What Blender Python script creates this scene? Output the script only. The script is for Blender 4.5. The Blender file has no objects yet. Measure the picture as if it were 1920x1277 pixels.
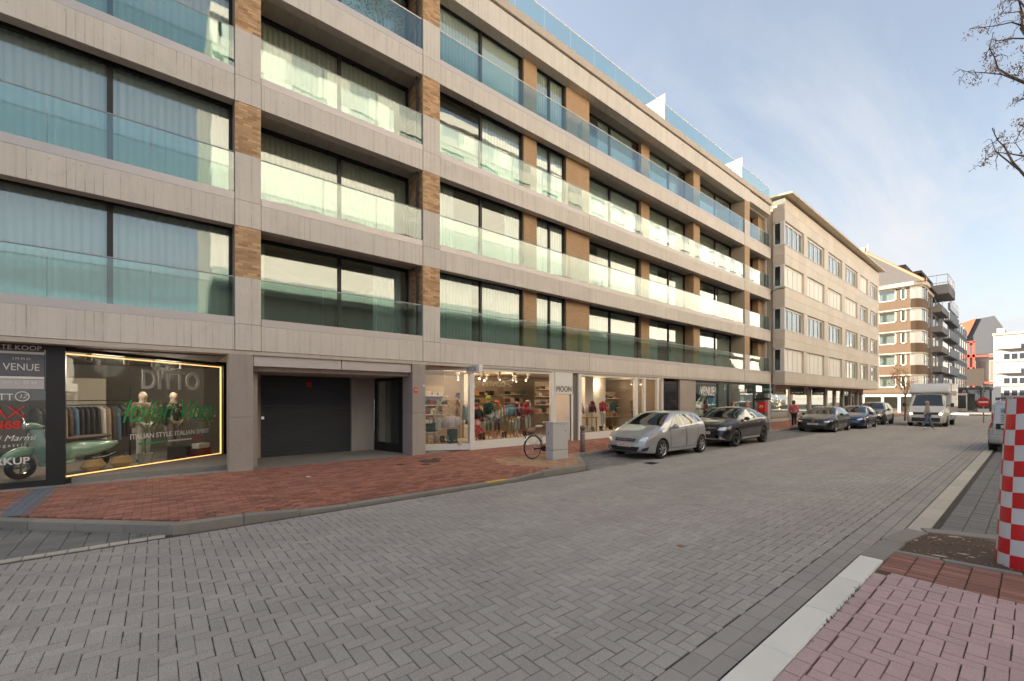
import bpy, bmesh, math, random
import numpy as np
from mathutils import Vector, Matrix
from mathutils.bvhtree import BVHTree
random.seed(7); rng = np.random.default_rng(7)
R = math.radians; PI = math.pi
sc = bpy.context.scene
COL = sc.collection

# ---------------------------------------------------------------- camera
cam_d = bpy.data.cameras.new('camera'); cam = bpy.data.objects.new('camera', cam_d); COL.objects.link(cam)
sc.camera = cam
cam.location = (0, 0, 1.9); cam.rotation_euler = (R(90), 0, R(50.56))
cam_d.sensor_width = 36; cam_d.lens = 36*806/1920; cam_d.shift_y = 109.5/1920
cam_d.clip_start = .05; cam_d.clip_end = 3000
sc.render.resolution_x = 1024; sc.render.resolution_y = 681

# ---------------------------------------------------------------- light
SUN_AZ = (-.93, -.37); SUN_EL = 18.5
w = bpy.data.worlds.new('World'); sc.world = w; w.use_nodes = True
nt = w.node_tree; N = nt.nodes; Lk = nt.links; N.clear()
out = N.new('ShaderNodeOutputWorld'); bg = N.new('ShaderNodeBackground'); Lk.new(bg.outputs[0], out.inputs[0])
sky = N.new('ShaderNodeTexSky'); sky.sky_type = 'NISHITA'; sky.sun_disc = False
sky.sun_elevation = R(SUN_EL); sky.sun_rotation = math.atan2(SUN_AZ[0], SUN_AZ[1]); sky.air_density = 1.0; sky.dust_density = 2.2; sky.ozone_density = 1.2
bg.inputs[1].default_value = .0505
tc = N.new('ShaderNodeTexCoord'); sep = N.new('ShaderNodeSeparateXYZ'); Lk.new(tc.outputs['Generated'], sep.inputs[0])
def wm(op, a, b=None, cl=False):
    n = N.new('ShaderNodeMath'); n.operation = op; n.use_clamp = cl
    for i, v in enumerate((a, b)):
        if v is None: continue
        if isinstance(v, (int, float)): n.inputs[i].default_value = v
        else: Lk.new(v, n.inputs[i])
    return n.outputs[0]
zz = wm('ADD', wm('MAXIMUM', sep.outputs[2], 0), .13)
cmb = N.new('ShaderNodeCombineXYZ'); Lk.new(wm('DIVIDE', sep.outputs[0], zz), cmb.inputs[0]); Lk.new(wm('DIVIDE', sep.outputs[1], zz), cmb.inputs[1])
n1 = N.new('ShaderNodeTexNoise'); n1.inputs['Scale'].default_value = .85; n1.inputs['Detail'].default_value = 8; n1.inputs['Roughness'].default_value = .62; n1.inputs['Distortion'].default_value = .5
mp = N.new('ShaderNodeMapping'); mp.inputs['Rotation'].default_value = (0, 0, R(35)); mp.inputs['Scale'].default_value = (1.6, .7, 1); Lk.new(cmb.outputs[0], mp.inputs[0]); Lk.new(mp.outputs[0], n1.inputs['Vector'])
ramp = N.new('ShaderNodeValToRGB'); ramp.color_ramp.elements[0].position = .42; ramp.color_ramp.elements[1].position = .68; Lk.new(n1.outputs['Fac'], ramp.inputs[0])
low = wm('MULTIPLY', wm('SUBTRACT', .78, sep.outputs[2]), 2.2, True)
fac = wm('MULTIPLY', wm('MULTIPLY', ramp.outputs[0], low), .85, True)
hz = wm('MULTIPLY', wm('POWER', wm('SUBTRACT', 1.0, wm('MAXIMUM', sep.outputs[2], 0.0), True), 4.0), .92, True)
fac2 = wm('MAXIMUM', wm('ADD', fac, hz, True), 0.22)
mx = N.new('ShaderNodeMix'); mx.data_type = 'RGBA'; Lk.new(fac2, mx.inputs[0]); tn = N.new('ShaderNodeMix'); tn.data_type = 'RGBA'; tn.blend_type = 'MULTIPLY'; tn.inputs[0].default_value = 1; Lk.new(sky.outputs[0], tn.inputs[6]); tn.inputs[7].default_value = (1.06, .95, .85, 1); Lk.new(tn.outputs[2], mx.inputs[6]); mx.inputs[7].default_value = (2.5, 2.52, 2.62, 1)
Lk.new(mx.outputs[2], bg.inputs[0])
sd = bpy.data.lights.new('sun', 'SUN'); sun = bpy.data.objects.new('sun', sd); COL.objects.link(sun)
sd.energy = 4.1; sd.angle = R(.6); sd.color = (1, .89, .75)
sv = Vector((SUN_AZ[0]*math.cos(R(SUN_EL)), SUN_AZ[1]*math.cos(R(SUN_EL)), math.sin(R(SUN_EL)))).normalized()
sun.rotation_euler = sv.to_track_quat('Z', 'Y').to_euler()
vs = sc.view_settings; vs.view_transform = 'Standard'; vs.look = 'None'; vs.exposure = 2.82; vs.gamma = 1; vs.use_curve_mapping = False
sc.render.engine = 'CYCLES'
sc.cycles.use_denoising = True; sc.cycles.max_bounces = 9; sc.cycles.transparent_max_bounces = 24; sc.cycles.diffuse_bounces = 5; sc.cycles.glossy_bounces = 4
sc.cycles.caustics_reflective = False; sc.cycles.caustics_refractive = False; sc.cycles.sample_clamp_indirect = 6

# ---------------------------------------------------------------- materials
MATS = {}
class NT:
    def __init__(s, m):
        m.use_nodes = True; s.t = m.node_tree; s.n = s.t.nodes; s.l = s.t.links; s.n.clear()
        s.out = s.n.new('ShaderNodeOutputMaterial')
    def new(s, typ, **kw):
        n = s.n.new('ShaderNode'+typ)
        for k, v in kw.items():
            if k in n.inputs and not hasattr(n, k): s.set(n.inputs[k], v)
            else:
                try: setattr(n, k, v)
                except Exception: s.set(n.inputs[k], v)
        return n
    def set(s, i, v):
        if hasattr(v, 'node'): s.l.new(v, i)
        elif isinstance(v, tuple) and len(v) == 3 and i.type == 'RGBA': i.default_value = (*v, 1)
        else: i.default_value = v
    def math(s, op, a, b=0.0, cl=False):
        n = s.n.new('ShaderNodeMath'); n.operation = op; n.use_clamp = cl; s.set(n.inputs[0], a); s.set(n.inputs[1], b); return n.outputs[0]
    def mix(s, f, a, b, mode='MIX'):
        n = s.n.new('ShaderNodeMix'); n.data_type = 'RGBA'; n.blend_type = mode; s.set(n.inputs[0], f); s.set(n.inputs[6], a); s.set(n.inputs[7], b); return n.outputs[2]
    def noise(s, scale, det=4, rough=.55, vec=None, dist=0):
        n = s.n.new('ShaderNodeTexNoise'); n.inputs['Scale'].default_value = scale; n.inputs['Detail'].default_value = det; n.inputs['Roughness'].default_value = rough; n.inputs['Distortion'].default_value = dist
        s.l.new(vec if vec is not None else s.pos(), n.inputs['Vector']); return n.outputs['Fac']
    def pos(s):
        if not hasattr(s, '_p'): s._p = s.n.new('ShaderNodeNewGeometry').outputs['Position']
        return s._p
    def obj(s):
        if not hasattr(s, '_o'): s._o = s.n.new('ShaderNodeTexCoord').outputs['Object']
        return s._o
    def ramp(s, f, a, b, ca=(0, 0, 0), cb=(1, 1, 1)):
        n = s.n.new('ShaderNodeValToRGB'); n.color_ramp.elements[0].position = a; n.color_ramp.elements[1].position = b
        n.color_ramp.elements[0].color = (*ca, 1); n.color_ramp.elements[1].color = (*cb, 1); s.l.new(f, n.inputs[0]); return n.outputs[0]
    def scale(s, v, k):
        n = s.n.new('ShaderNodeVectorMath'); n.operation = 'MULTIPLY'; s.set(n.inputs[0], v); n.inputs[1].default_value = k; return n.outputs[0]
    def bump(s, h, st=.3, d=.01):
        n = s.n.new('ShaderNodeBump'); n.inputs['Strength'].default_value = st; n.inputs['Distance'].default_value = d; s.l.new(h, n.inputs['Height']); return n.outputs[0]
    def bsdf(s, col, rough=.6, metal=0, normal=None, **kw):
        b = s.n.new('ShaderNodeBsdfPrincipled'); s.set(b.inputs['Base Color'], col); s.set(b.inputs['Roughness'], rough); s.set(b.inputs['Metallic'], metal)
        if normal is not None: s.l.new(normal, b.inputs['Normal'])
        for k, v in kw.items(): s.set(b.inputs[k.replace('_', ' ')], v)
        return b.outputs[0]
    def fin(s, sh): s.l.new(sh, s.out.inputs[0])
def M(name, col=None, rough=.6, metal=0, var=.12, vs=6, coat=0, emit=0, spec=None):
    if name in MATS: return MATS[name]
    m = bpy.data.materials.new(name); MATS[name] = m; t = NT(m)
    c = t.mix(t.noise(vs, 5, .6, t.obj()), tuple(x*(1-var) for x in col), tuple(min(1, x*(1+var)) for x in col)) if var else tuple(col)
    kw = {}
    if coat: kw['Coat_Weight'] = coat; kw['Coat_Roughness'] = .04
    if emit: kw['Emission_Color'] = tuple(col); kw['Emission_Strength'] = emit
    if spec is not None: kw['Specular_IOR_Level'] = spec
    r = t.math('ADD', t.math('MULTIPLY', t.noise(vs*3, 3, .6, t.obj()), .2), rough-.1, True) if rough > .15 else rough
    t.fin(t.bsdf(c, r, metal, **kw)); return m
def paint(name, c, metal, rough=.3):
    m = bpy.data.materials.new(name); MATS[name] = m; t = NT(m); dirt = t.math('MULTIPLY', t.ramp(t.noise(5, 5, .6, t.obj()), .5, .8), .12)
    t.fin(t.bsdf(t.mix(dirt, tuple(c), (.25, .22, .18)), rough, metal, Coat_Weight=.9, Coat_Roughness=.03)); return m
paint('silver_paint', (.40, .41, .43), .5, .34); paint('black_paint', (.010, .010, .014), .2); paint('olive_black_paint', (.018, .02, .018), .3); paint('blue_paint', (.02, .045, .12), .4); paint('white_car', (.58, .575, .56), 0, .35); paint('van_silver', (.40, .40, .41), .45, .38)
def glass(name, tint, refl=1.6, base=.03, dark=0.0):
    m = bpy.data.materials.new(name); MATS[name] = m; t = NT(m)
    ge = t.new('NewGeometry'); dt = t.n.new('ShaderNodeVectorMath'); dt.operation = 'DOT_PRODUCT'; t.l.new(ge.outputs['Normal'], dt.inputs[0]); t.l.new(ge.outputs['Incoming'], dt.inputs[1])
    sk = t.math('ADD', t.math('MULTIPLY', t.math('POWER', t.math('SUBTRACT', 1.0, t.math('ABSOLUTE', dt.outputs['Value'], 0.0), True), 4.0), .96), .04)
    f = t.math('ADD', t.math('MULTIPLY', sk, refl), base, True)
    wob = t.bump(t.noise(.9, 2, .5), .12, .02)
    tr = t.new('BsdfTransparent'); tr.inputs[0].default_value = (*tint, 1)
    gl = t.new('BsdfGlossy'); gl.inputs['Color'].default_value = (.93, .97, .96, 1); gl.inputs['Roughness'].default_value = .01; t.l.new(wob, gl.inputs['Normal'])
    ms = t.new('MixShader'); t.set(ms.inputs[0], f); t.l.new(tr.outputs[0], ms.inputs[1]); t.l.new(gl.outputs[0], ms.inputs[2]); t.fin(ms.outputs[0]); return m
glass('pane_glass', (.88, .93, .91), 1.7, .055)
glass('balcony_glass', (.80, .90, .87), 1.35, .04)
glass('shop_glass', (.93, .95, .94), 1.2, .01)
glass('car_glass', (.2, .22, .21), 1.3, .03)
def mat_concrete(name, c, boards=True):
    m = bpy.data.materials.new(name); MATS[name] = m; t = NT(m); p = t.pos()
    s = t.new('SeparateXYZ'); t.l.new(p, s.inputs[0]); u = t.math('ADD', s.outputs[0], s.outputs[1])
    big = t.noise(.7, 5, .65); fine = t.noise(38, 4, .7)
    vec = t.new('CombineXYZ'); t.l.new(u, vec.inputs[0]); t.l.new(t.math('MULTIPLY', s.outputs[2], .12), vec.inputs[1])
    streak = t.noise(5, 5, .65, vec.outputs[0])
    col = t.mix(big, tuple(x*.82 for x in c), tuple(x*1.13 for x in c))
    col = t.mix(t.math('MULTIPLY', t.ramp(streak, .5, .75), .42), col, tuple(x*.62 for x in c))
    col = t.mix(t.math('MULTIPLY', fine, .35), col, tuple(x*.72 for x in c))
    oi = t.new('ObjectInfo').outputs['Random']; col = t.mix(t.math('MULTIPLY', oi, .16), col, tuple(x*.6 for x in c))
    blot = t.ramp(t.noise(2.3, 6, .7, dist=1.2), .56, .72); col = t.mix(t.math('MULTIPLY', blot, .3), col, tuple(x*.6 for x in c))
    pits = t.ramp(t.noise(19, 2, .5), .24, .30, (1, 1, 1), (0, 0, 0))
    col = t.mix(t.math('MULTIPLY', pits, .6), col, tuple(x*.35 for x in c))
    h = t.math('SUBTRACT', fine, t.math('MULTIPLY', pits, 2.0))
    if boards:
        fb = t.math('FRACT', t.math('DIVIDE', u, .135)); idx = t.math('FLOOR', t.math('DIVIDE', u, .135))
        line = t.math('LESS_THAN', t.math('ABSOLUTE', t.math('SUBTRACT', fb, .5)), .055)
        wn = t.new('TexWhiteNoise', noise_dimensions='1D'); t.l.new(idx, wn.inputs['W'])
        line = t.math('MULTIPLY', line, t.math('MULTIPLY', wn.outputs['Value'], t.ramp(t.noise(1.7, 3, .6), .35, .6)))
        col = t.mix(t.math('MULTIPLY', wn.outputs['Value'], .14), col, tuple(x*.6 for x in c))
        col = t.mix(t.math('MULTIPLY', line, .8), col, tuple(x*.42 for x in c))
        h = t.math('SUBTRACT', h, t.math('MULTIPLY', line, 2.5))
    t.fin(t.bsdf(col, .85, 0, t.bump(h, .35, .006), Specular_IOR_Level=.25)); return m
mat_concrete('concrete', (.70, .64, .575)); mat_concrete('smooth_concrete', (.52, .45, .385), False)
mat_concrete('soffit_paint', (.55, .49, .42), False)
def mat_brick(name, c1, c2, mortar, sx=.225, sz=.065):
    m = bpy.data.materials.new(name); MATS[name] = m; t = NT(m); s = t.new('SeparateXYZ'); t.l.new(t.pos(), s.inputs[0])
    v = t.new('CombineXYZ'); t.l.new(t.math('ADD', s.outputs[0], s.outputs[1]), v.inputs[0]); t.l.new(s.outputs[2], v.inputs[1])
    b = t.new('TexBrick'); t.l.new(v.outputs[0], b.inputs['Vector']); b.offset = .5
    for k, x in (('Scale', 1), ('Mortar Size', .006), ('Mortar Smooth', .3), ('Brick Width', sx), ('Row Height', sz), ('Bias', 0)): b.inputs[k].default_value = x
    t.set(b.inputs['Color1'], c1); t.set(b.inputs['Color2'], c2); t.set(b.inputs['Mortar'], mortar)
    col = t.mix(t.math('MULTIPLY', t.noise(1.3, 4, .6), .3), b.outputs['Color'], tuple(x*.6 for x in c1))
    t.fin(t.bsdf(col, .85, 0, t.bump(t.math('SUBTRACT', 1, b.outputs['Fac']), .5, .008))); return m
mat_brick('brick_wall', (.46, .29, .155), (.39, .23, .12), (.56, .44, .30), .2, .069)
mat_brick('far_brown_brick', (.15, .095, .055), (.135, .085, .05), (.17, .12, .08))
def mat_tint(name, c, lo=.7, hi=1.25, speck=.5, sscale=140, rough=.85, c2=None, stain=.3, lanes=False):
    m = bpy.data.materials.new(name); MATS[name] = m; t = NT(m)
    a = t.new('Attribute', attribute_name='tint').outputs['Fac']; c2 = c2 or c
    col = t.mix(a, tuple(x*lo for x in c), tuple(x*hi for x in c2))
    sp = t.noise(sscale, 3, .8)
    col = t.mix(t.math('MULTIPLY', t.ramp(sp, .52, .66), speck), col, tuple(min(1, x*2.3+.05) for x in c))
    col = t.mix(t.math('MULTIPLY', t.ramp(sp, .32, .45, (1, 1, 1), (0, 0, 0)), speck), col, tuple(x*.35 for x in c))
    st = t.ramp(t.noise(.35, 6, .65, dist=.6), .38, .68)
    if lanes:
        lv = t.scale(t.pos(), (1.1, .045, 1)); ln_ = t.ramp(t.noise(1.0, 4, .6, lv), .42, .62); col = t.mix(t.math('MULTIPLY', ln_, .2), col, tuple(x*.55 for x in c))
        oil = t.ramp(t.noise(1.15, 3, .55, dist=.3), .68, .76); col = t.mix(t.math('MULTIPLY', oil, .3), col, tuple(x*.3 for x in c))
    col = t.mix(t.math('MULTIPLY', st, stain), col, tuple(x*.5 for x in c))
    spot = t.ramp(t.noise(7, 2, .4), .2, .25, (1, 1, 1), (0, 0, 0))
    col = t.mix(t.math('MULTIPLY', spot, .45), col, tuple(x*.3 for x in c))
    t.fin(t.bsdf(col, t.math('ADD', t.math('MULTIPLY', st, -.12), rough), 0, t.bump(sp, .5, .003), Specular_IOR_Level=.3)); return m
mat_tint('road_paver', (.36, .332, .306), .9, 1.09, .6, 150, stain=.3, lanes=True)
mat_tint('bay_paver', (.19, .183, .175), .85, 1.15, .35, 170)
mat_tint('clay_paver', (.33, .14, .098), .68, 1.2, .15, 120, c2=(.37, .16, .11))
mat_tint('pink_paver', (.50, .345, .335), .92, 1.07, .3, 170, stain=.25)
mat_tint('dark_red_paver', (.31, .15, .115), .7, 1.25, .3, 150)
mat_tint('tan_paver', (.44, .27, .17), .75, 1.15, .2, 120)
mat_tint('white_stone', (.78, .75, .68), .92, 1.06, .2, 160, stain=.25)
mat_tint('cream_stone', (.50, .45, .385), .9, 1.08, .2, 160, stain=.35)
mat_tint('kerb_stone', (.26, .235, .205), .85, 1.15, .35, 150)
mat_tint('gutter_stone', (.325, .30, .276), .92, 1.08, .3, 150)
mat_tint('facade_brick', (.47, .27, .14), .75, 1.2, .12, 90, c2=(.56, .36, .20), stain=.12)
mat_tint('slab_tile', (.27, .25, .225), .9, 1.1, .2, 130)
mat_tint('cladding_panel', (.60, .53, .445), .93, 1.05, .06, 60, rough=.5, stain=.12)
def mat_far_paving(name, c):
    m = bpy.data.materials.new(name); MATS[name] = m; t = NT(m)
    b = t.new('TexBrick'); t.l.new(t.pos(), b.inputs['Vector'])
    for k, x in (('Scale', 1), ('Mortar Size', .004), ('Brick Width', .22), ('Row Height', .11)): b.inputs[k].default_value = x
    t.set(b.inputs['Color1'], c); t.set(b.inputs['Color2'], tuple(x*1.2 for x in c)); t.set(b.inputs['Mortar'], tuple(x*.5 for x in c))
    col = t.mix(t.math('MULTIPLY', t.ramp(t.noise(.35, 6, .65, dist=.6), .38, .68), .3), b.outputs['Color'], tuple(x*.5 for x in c))
    t.fin(t.bsdf(col, .85)); return m
mat_far_paving('far_road', (.31, .285, .262)); mat_far_paving('far_clay', (.33, .14, .09))
M('joint', (.06, .053, .045), .95, var=.3, vs=20); M('joint_red', (.10, .065, .045), .95, var=.3, vs=20)
M('mortar', (.42, .34, .25), .95, var=.15, vs=20)
M('dark_frame', (.025, .022, .022), .45, .3, var=.1); M('black', (.012, .012, .012), .5, var=.1)
M('trim_metal', (.50, .455, .44), .4, .25, var=.05, vs=1.5); M('rail_metal', (.55, .53, .52), .3, .8, var=.05)
M('steel', (.5, .5, .5), .25, 1, var=.06); M('dark_steel', (.12, .12, .12), .35, .9)
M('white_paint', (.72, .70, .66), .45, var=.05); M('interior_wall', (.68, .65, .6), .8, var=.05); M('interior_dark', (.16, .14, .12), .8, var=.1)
M('shop_wall', (.40, .32, .245), .8, var=.05); M('wood_floor', (.35, .24, .14), .5, var=.2)
M('garage', (.04, .045, .053), .45, .2, var=.15, vs=2); M('green_shop', (.035, .06, .052), .4, var=.1)
M('led', (1, .5, .17), .5, var=0, emit=.36); M('lamp_glow', (1, .66, .34), .5, var=0, emit=2.5)
M('light_letter', (.78, .76, .73), .5, var=.04); M('green_letter', (.03, .42, .14), .5, var=.05); M('red_letter', (.6, .03, .02), .5, var=.05); M('dark_letter', (.05, .035, .03), .5, var=.05)
M('mint', (.36, .56, .44), .22, var=.04, coat=1); M('rubber', (.018, .018, .018), .8, var=.2); M('leather', (.09, .06, .045), .6, var=.2)
M('wicker', (.55, .38, .19), .7, var=.25, vs=30); M('mannequin', (.45, .38, .30), .5, var=.05)
M('leaf_olive', (.17, .22, .09), .6, var=.4, vs=30); M('bark', (.17, .13, .10), .9, var=.3, vs=20); M('leaf_dry', (.42, .23, .12), .7, var=.4, vs=30)
M('leaf_green', (.06, .14, .03), .6, var=.4, vs=30); M('flower_pink', (.7, .14, .25), .5, var=.1)
M('white_plastic', (.62, .63, .64), .4, var=.03); M('cabinet_grey', (.50, .49, .48), .45, var=.06, vs=3)
M('red_paint', (.55, .02, .015), .4, var=.05); M('vinyl_red', (.55, .015, .02), .4, var=.16, vs=4); M('vinyl_white', (.58, .585, .61), .4, var=.1, vs=4)
M('wood', (.42, .22, .09), .55, var=.2, vs=12); M('skin', (.52, .30, .21), .5, var=.06)
M('silver_paint', (.42, .41, .39), .3, .55, var=.02, coat=.8); M('black_paint', (.012, .012, .016), .22, .2, var=.05, coat=1)
M('olive_black_paint', (.022, .024, .02), .22, .3, var=.05, coat=1); M('blue_paint', (.03, .065, .16), .25, .4, var=.04, coat=1); M('white_car', (.62, .61, .58), .3, var=.03, coat=.7)
M('van_silver', (.45, .45, .46), .32, .5, var=.02, coat=.7); M('plastic_dark', (.03, .03, .032), .6, var=.1)
M('headlight', (.75, .76, .78), .12, .6, var=.1, vs=40); M('lit_lamp', (1, .82, .55), .3, var=0, emit=3); M('plate', (.62, .56, .54), .5, var=.03); M('tail_red', (.45, .01, .012), .2, var=.1, coat=1); M('amber', (.8, .3, .04), .3, var=.05)
M('roof_grey', (.09, .082, .078), .8, var=.2, vs=3); M('roof_orange', (.36, .12, .055), .8, var=.25, vs=4); M('slate_wall', (.075, .08, .092), .7, var=.1, vs=.3)
M('far_grey', (.24, .22, .21), .8, var=.1, vs=1); M('far_white', (.35, .335, .305), .7, var=.06, vs=1); M('far_red', (.40, .08, .05), .7, var=.1); M('cream', (.50, .44, .35), .8, var=.08, vs=1)
M('blind', (.82, .79, .74), .7, var=.05, vs=2); M('window_dark', (.03, .035, .04), .08, var=.1, spec=1.0)
M('asphalt', (.06, .06, .06), .9, var=.2, vs=3); M('soil', (.50, .415, .31), .95, var=.45, vs=14)
def mat_curtain(name, c):
    m = bpy.data.materials.new(name); MATS[name] = m; t = NT(m)
    a = t.new('BsdfTranslucent'); t.set(a.inputs[0], c); b = t.new('BsdfDiffuse'); t.set(b.inputs[0], c)
    ms = t.new('MixShader'); ms.inputs[0].default_value = .35; t.l.new(b.outputs[0], ms.inputs[1]); t.l.new(a.outputs[0], ms.inputs[2]); t.fin(ms.outputs[0]); return m
mat_curtain('curtain', (.84, .85, .85)); mat_curtain('curtain_warm', (.74, .68, .58))

# ---------------------------------------------------------------- helpers
def link(o, parent=None):
    COL.objects.link(o)
    if parent is not None: o.parent = parent
    return o
def tag(o, label=None, cat=None, group=None, kind=None):
    if label: o['label'] = label
    if cat: o['category'] = cat
    if group: o['group'] = group
    if kind: o['kind'] = kind
    return o
def thing(name, label, cat, loc=(0, 0, 0), rz=0, group=None):
    o = bpy.data.objects.new(name, None); link(o); o.location = loc; o.rotation_euler = (0, 0, rz); o.empty_display_size = .2
    return tag(o, label, cat, group)
def MT(m): return MATS[m] if isinstance(m, str) else m
class MB:
    def __init__(s): s.v = []; s.f = []; s.mi = []; s.k = 0
    def m(s, k): s.k = k; return s
    def add(s, v, f):
        n = len(s.v); s.v += [tuple(x) for x in v]; s.f += [tuple(i+n for i in q) for q in f]; s.mi += [s.k]*len(f); return s
    def box(s, x0, x1, y0, y1, z0, z1):
        if x0 > x1: x0, x1 = x1, x0
        if y0 > y1: y0, y1 = y1, y0
        if z0 > z1: z0, z1 = z1, z0
        return s.add([(x0, y0, z0), (x1, y0, z0), (x1, y1, z0), (x0, y1, z0), (x0, y0, z1), (x1, y0, z1), (x1, y1, z1), (x0, y1, z1)],
                     [(0, 3, 2, 1), (4, 5, 6, 7), (0, 1, 5, 4), (1, 2, 6, 5), (2, 3, 7, 6), (3, 0, 4, 7)])
    def prism(s, pts, z0, z1):
        a = sum(pts[i][0]*pts[(i+1) % len(pts)][1]-pts[(i+1) % len(pts)][0]*pts[i][1] for i in range(len(pts)))
        if a < 0: pts = pts[::-1]
        n = len(pts)
        return s.add([(x, y, z0) for x, y in pts]+[(x, y, z1) for x, y in pts], [tuple(range(n))[::-1], tuple(range(n, 2*n))]+[(i, (i+1) % n, n+(i+1) % n, n+i) for i in range(n)])
    def wall(s, p, q, t, z0, z1):      # vertical slab from p to q (2D) with thickness t to the left of p->q
        d = Vector((q[0]-p[0], q[1]-p[1])).normalized(); n = Vector((-d.y, d.x))*t
        return s.prism([p, q, (q[0]+n.x, q[1]+n.y), (p[0]+n.x, p[1]+n.y)], z0, z1)
    def tube(s, path, r, n=8, cap=True):
        P = [Vector(p) for p in path]; rr = r if isinstance(r, (list, tuple)) else [r]*len(P); vs_ = []; up = None
        for i, p in enumerate(P):
            d = ((P[min(i+1, len(P)-1)]-P[max(i-1, 0)]).normalized())
            a = Vector((0, 0, 1)) if abs(d.z) < .9 else Vector((1, 0, 0))
            u = d.cross(a).normalized() if up is None else (up-d*up.dot(d)).normalized(); up = u; v = d.cross(u)
            vs_ += [p+(u*math.cos(2*PI*k/n)+v*math.sin(2*PI*k/n))*rr[i] for k in range(n)]
        f = [(i*n+k, i*n+(k+1) % n, (i+1)*n+(k+1) % n, (i+1)*n+k) for i in range(len(P)-1) for k in range(n)]
        if cap: f += [tuple(range(n))[::-1], tuple(range((len(P)-1)*n, len(P)*n))]
        return s.add(vs_, f)
    def lathe(s, prof, c=(0, 0, 0), axis='z', n=20, cap=True):
        vs_ = []
        for r, h in prof:
            for k in range(n):
                a = 2*PI*k/n; x, y = r*math.cos(a), r*math.sin(a)
                vs_.append({'z': (c[0]+x, c[1]+y, c[2]+h), 'y': (c[0]+x, c[1]+h, c[2]+y), 'x': (c[0]+h, c[1]+x, c[2]+y)}[axis])
        f = [(i*n+k, i*n+(k+1) % n, (i+1)*n+(k+1) % n, (i+1)*n+k) for i in range(len(prof)-1) for k in range(n)]
        if len(prof) > 2 and prof[0] == prof[-1]: cap = False
        if cap and prof[0][0] > 1e-5: f.append(tuple(range(n))[::-1])
        if cap and prof[-1][0] > 1e-5: f.append(tuple(range((len(prof)-1)*n, len(prof)*n)))
        return s.add(vs_, f)
    def ball(s, c, r, n=10, m=7):
        if not isinstance(r, (tuple, list)): r = (r, r, r)
        vs_ = []; 
        for i in range(m+1):
            th = PI*i/m
            for k in range(n):
                a = 2*PI*k/n; vs_.append((c[0]+r[0]*math.sin(th)*math.cos(a), c[1]+r[1]*math.sin(th)*math.sin(a), c[2]+r[2]*math.cos(th)))
        return s.add(vs_, [(i*n+k, (i+1)*n+k, (i+1)*n+(k+1) % n, i*n+(k+1) % n) for i in range(m) for k in range(n)])
    def build(s, name, mats, parent=None, smooth=False, loc=None, bevel=0):
        me = bpy.data.meshes.new(name); me.from_pydata(s.v, [], s.f)
        for m in (mats if isinstance(mats, (list, tuple)) else [mats]): me.materials.append(MT(m))
        if s.k or any(s.mi): me.polygons.foreach_set('material_index', s.mi)
        if smooth: me.polygons.foreach_set('use_smooth', [True]*len(s.f))
        me.update(); o = bpy.data.objects.new(name, me); link(o, parent)
        if loc: o.location = loc
        if bevel:
            b = o.modifiers.new('bevel', 'BEVEL'); b.width = bevel; b.segments = 2; b.limit_method = 'ANGLE'
        return o
def box(name, m, parent, *a, bevel=0): return MB().box(*a).build(name, m, parent, bevel=bevel)

def _boxes(A, ch):
    A = np.asarray(A, float); n = len(A); hx, hy, hz = A[:, 3], A[:, 4], A[:, 5]
    if ch:
        S = [(-1, -1, -1, 0), (1, -1, -1, 0), (1, 1, -1, 0), (-1, 1, -1, 0), (-1, -1, 1, 1), (1, -1, 1, 1), (1, 1, 1, 1), (-1, 1, 1, 1), (-1, -1, 1, 2), (1, -1, 1, 2), (1, 1, 1, 2), (-1, 1, 1, 2)]
        F = [(0, 1, 5, 4), (1, 2, 6, 5), (2, 3, 7, 6), (3, 0, 4, 7), (4, 5, 9, 8), (5, 6, 10, 9), (6, 7, 11, 10), (7, 4, 8, 11), (8, 9, 10, 11)]
    else:
        S = [(-1, -1, -1, 0), (1, -1, -1, 0), (1, 1, -1, 0), (-1, 1, -1, 0), (-1, -1, 1, 0), (1, -1, 1, 0), (1, 1, 1, 0), (-1, 1, 1, 0)]
        F = [(0, 3, 2, 1), (4, 5, 6, 7), (0, 1, 5, 4), (1, 2, 6, 5), (2, 3, 7, 6), (3, 0, 4, 7)]
    V = np.zeros((n, len(S), 3))
    for i, (a, b, c, q) in enumerate(S):
        ins = ch if q == 2 else 0; dn = ch if q == 1 else 0
        V[:, i, 0] = a*(hx-ins); V[:, i, 1] = b*(hy-ins); V[:, i, 2] = c*hz-dn
    cs, sn = np.cos(A[:, 6])[:, None], np.sin(A[:, 6])[:, None]
    x = V[:, :, 0]*cs-V[:, :, 1]*sn+A[:, 0:1]; y = V[:, :, 0]*sn+V[:, :, 1]*cs+A[:, 1:2]; z = V[:, :, 2]+A[:, 2:3]
    V = np.stack([x, y, z], -1).reshape(-1, 3); F = (np.arange(n)[:, None, None]*len(S)+np.array(F)[None]).reshape(-1, 4)
    return V, F, len(S) and F.shape[0]//n
def boxes_mesh(name, A, mat, ch=0):
    V, F, nf = _boxes(A, ch); me = bpy.data.meshes.new(name); me.from_pydata(V.tolist(), [], F.tolist()); me.materials.append(MT(mat))
    at = me.attributes.new('tint', 'FLOAT', 'FACE'); at.data.foreach_set('value', np.repeat(np.asarray(A)[:, 7], nf)); me.update(); return me
PCACHE = {}
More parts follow.
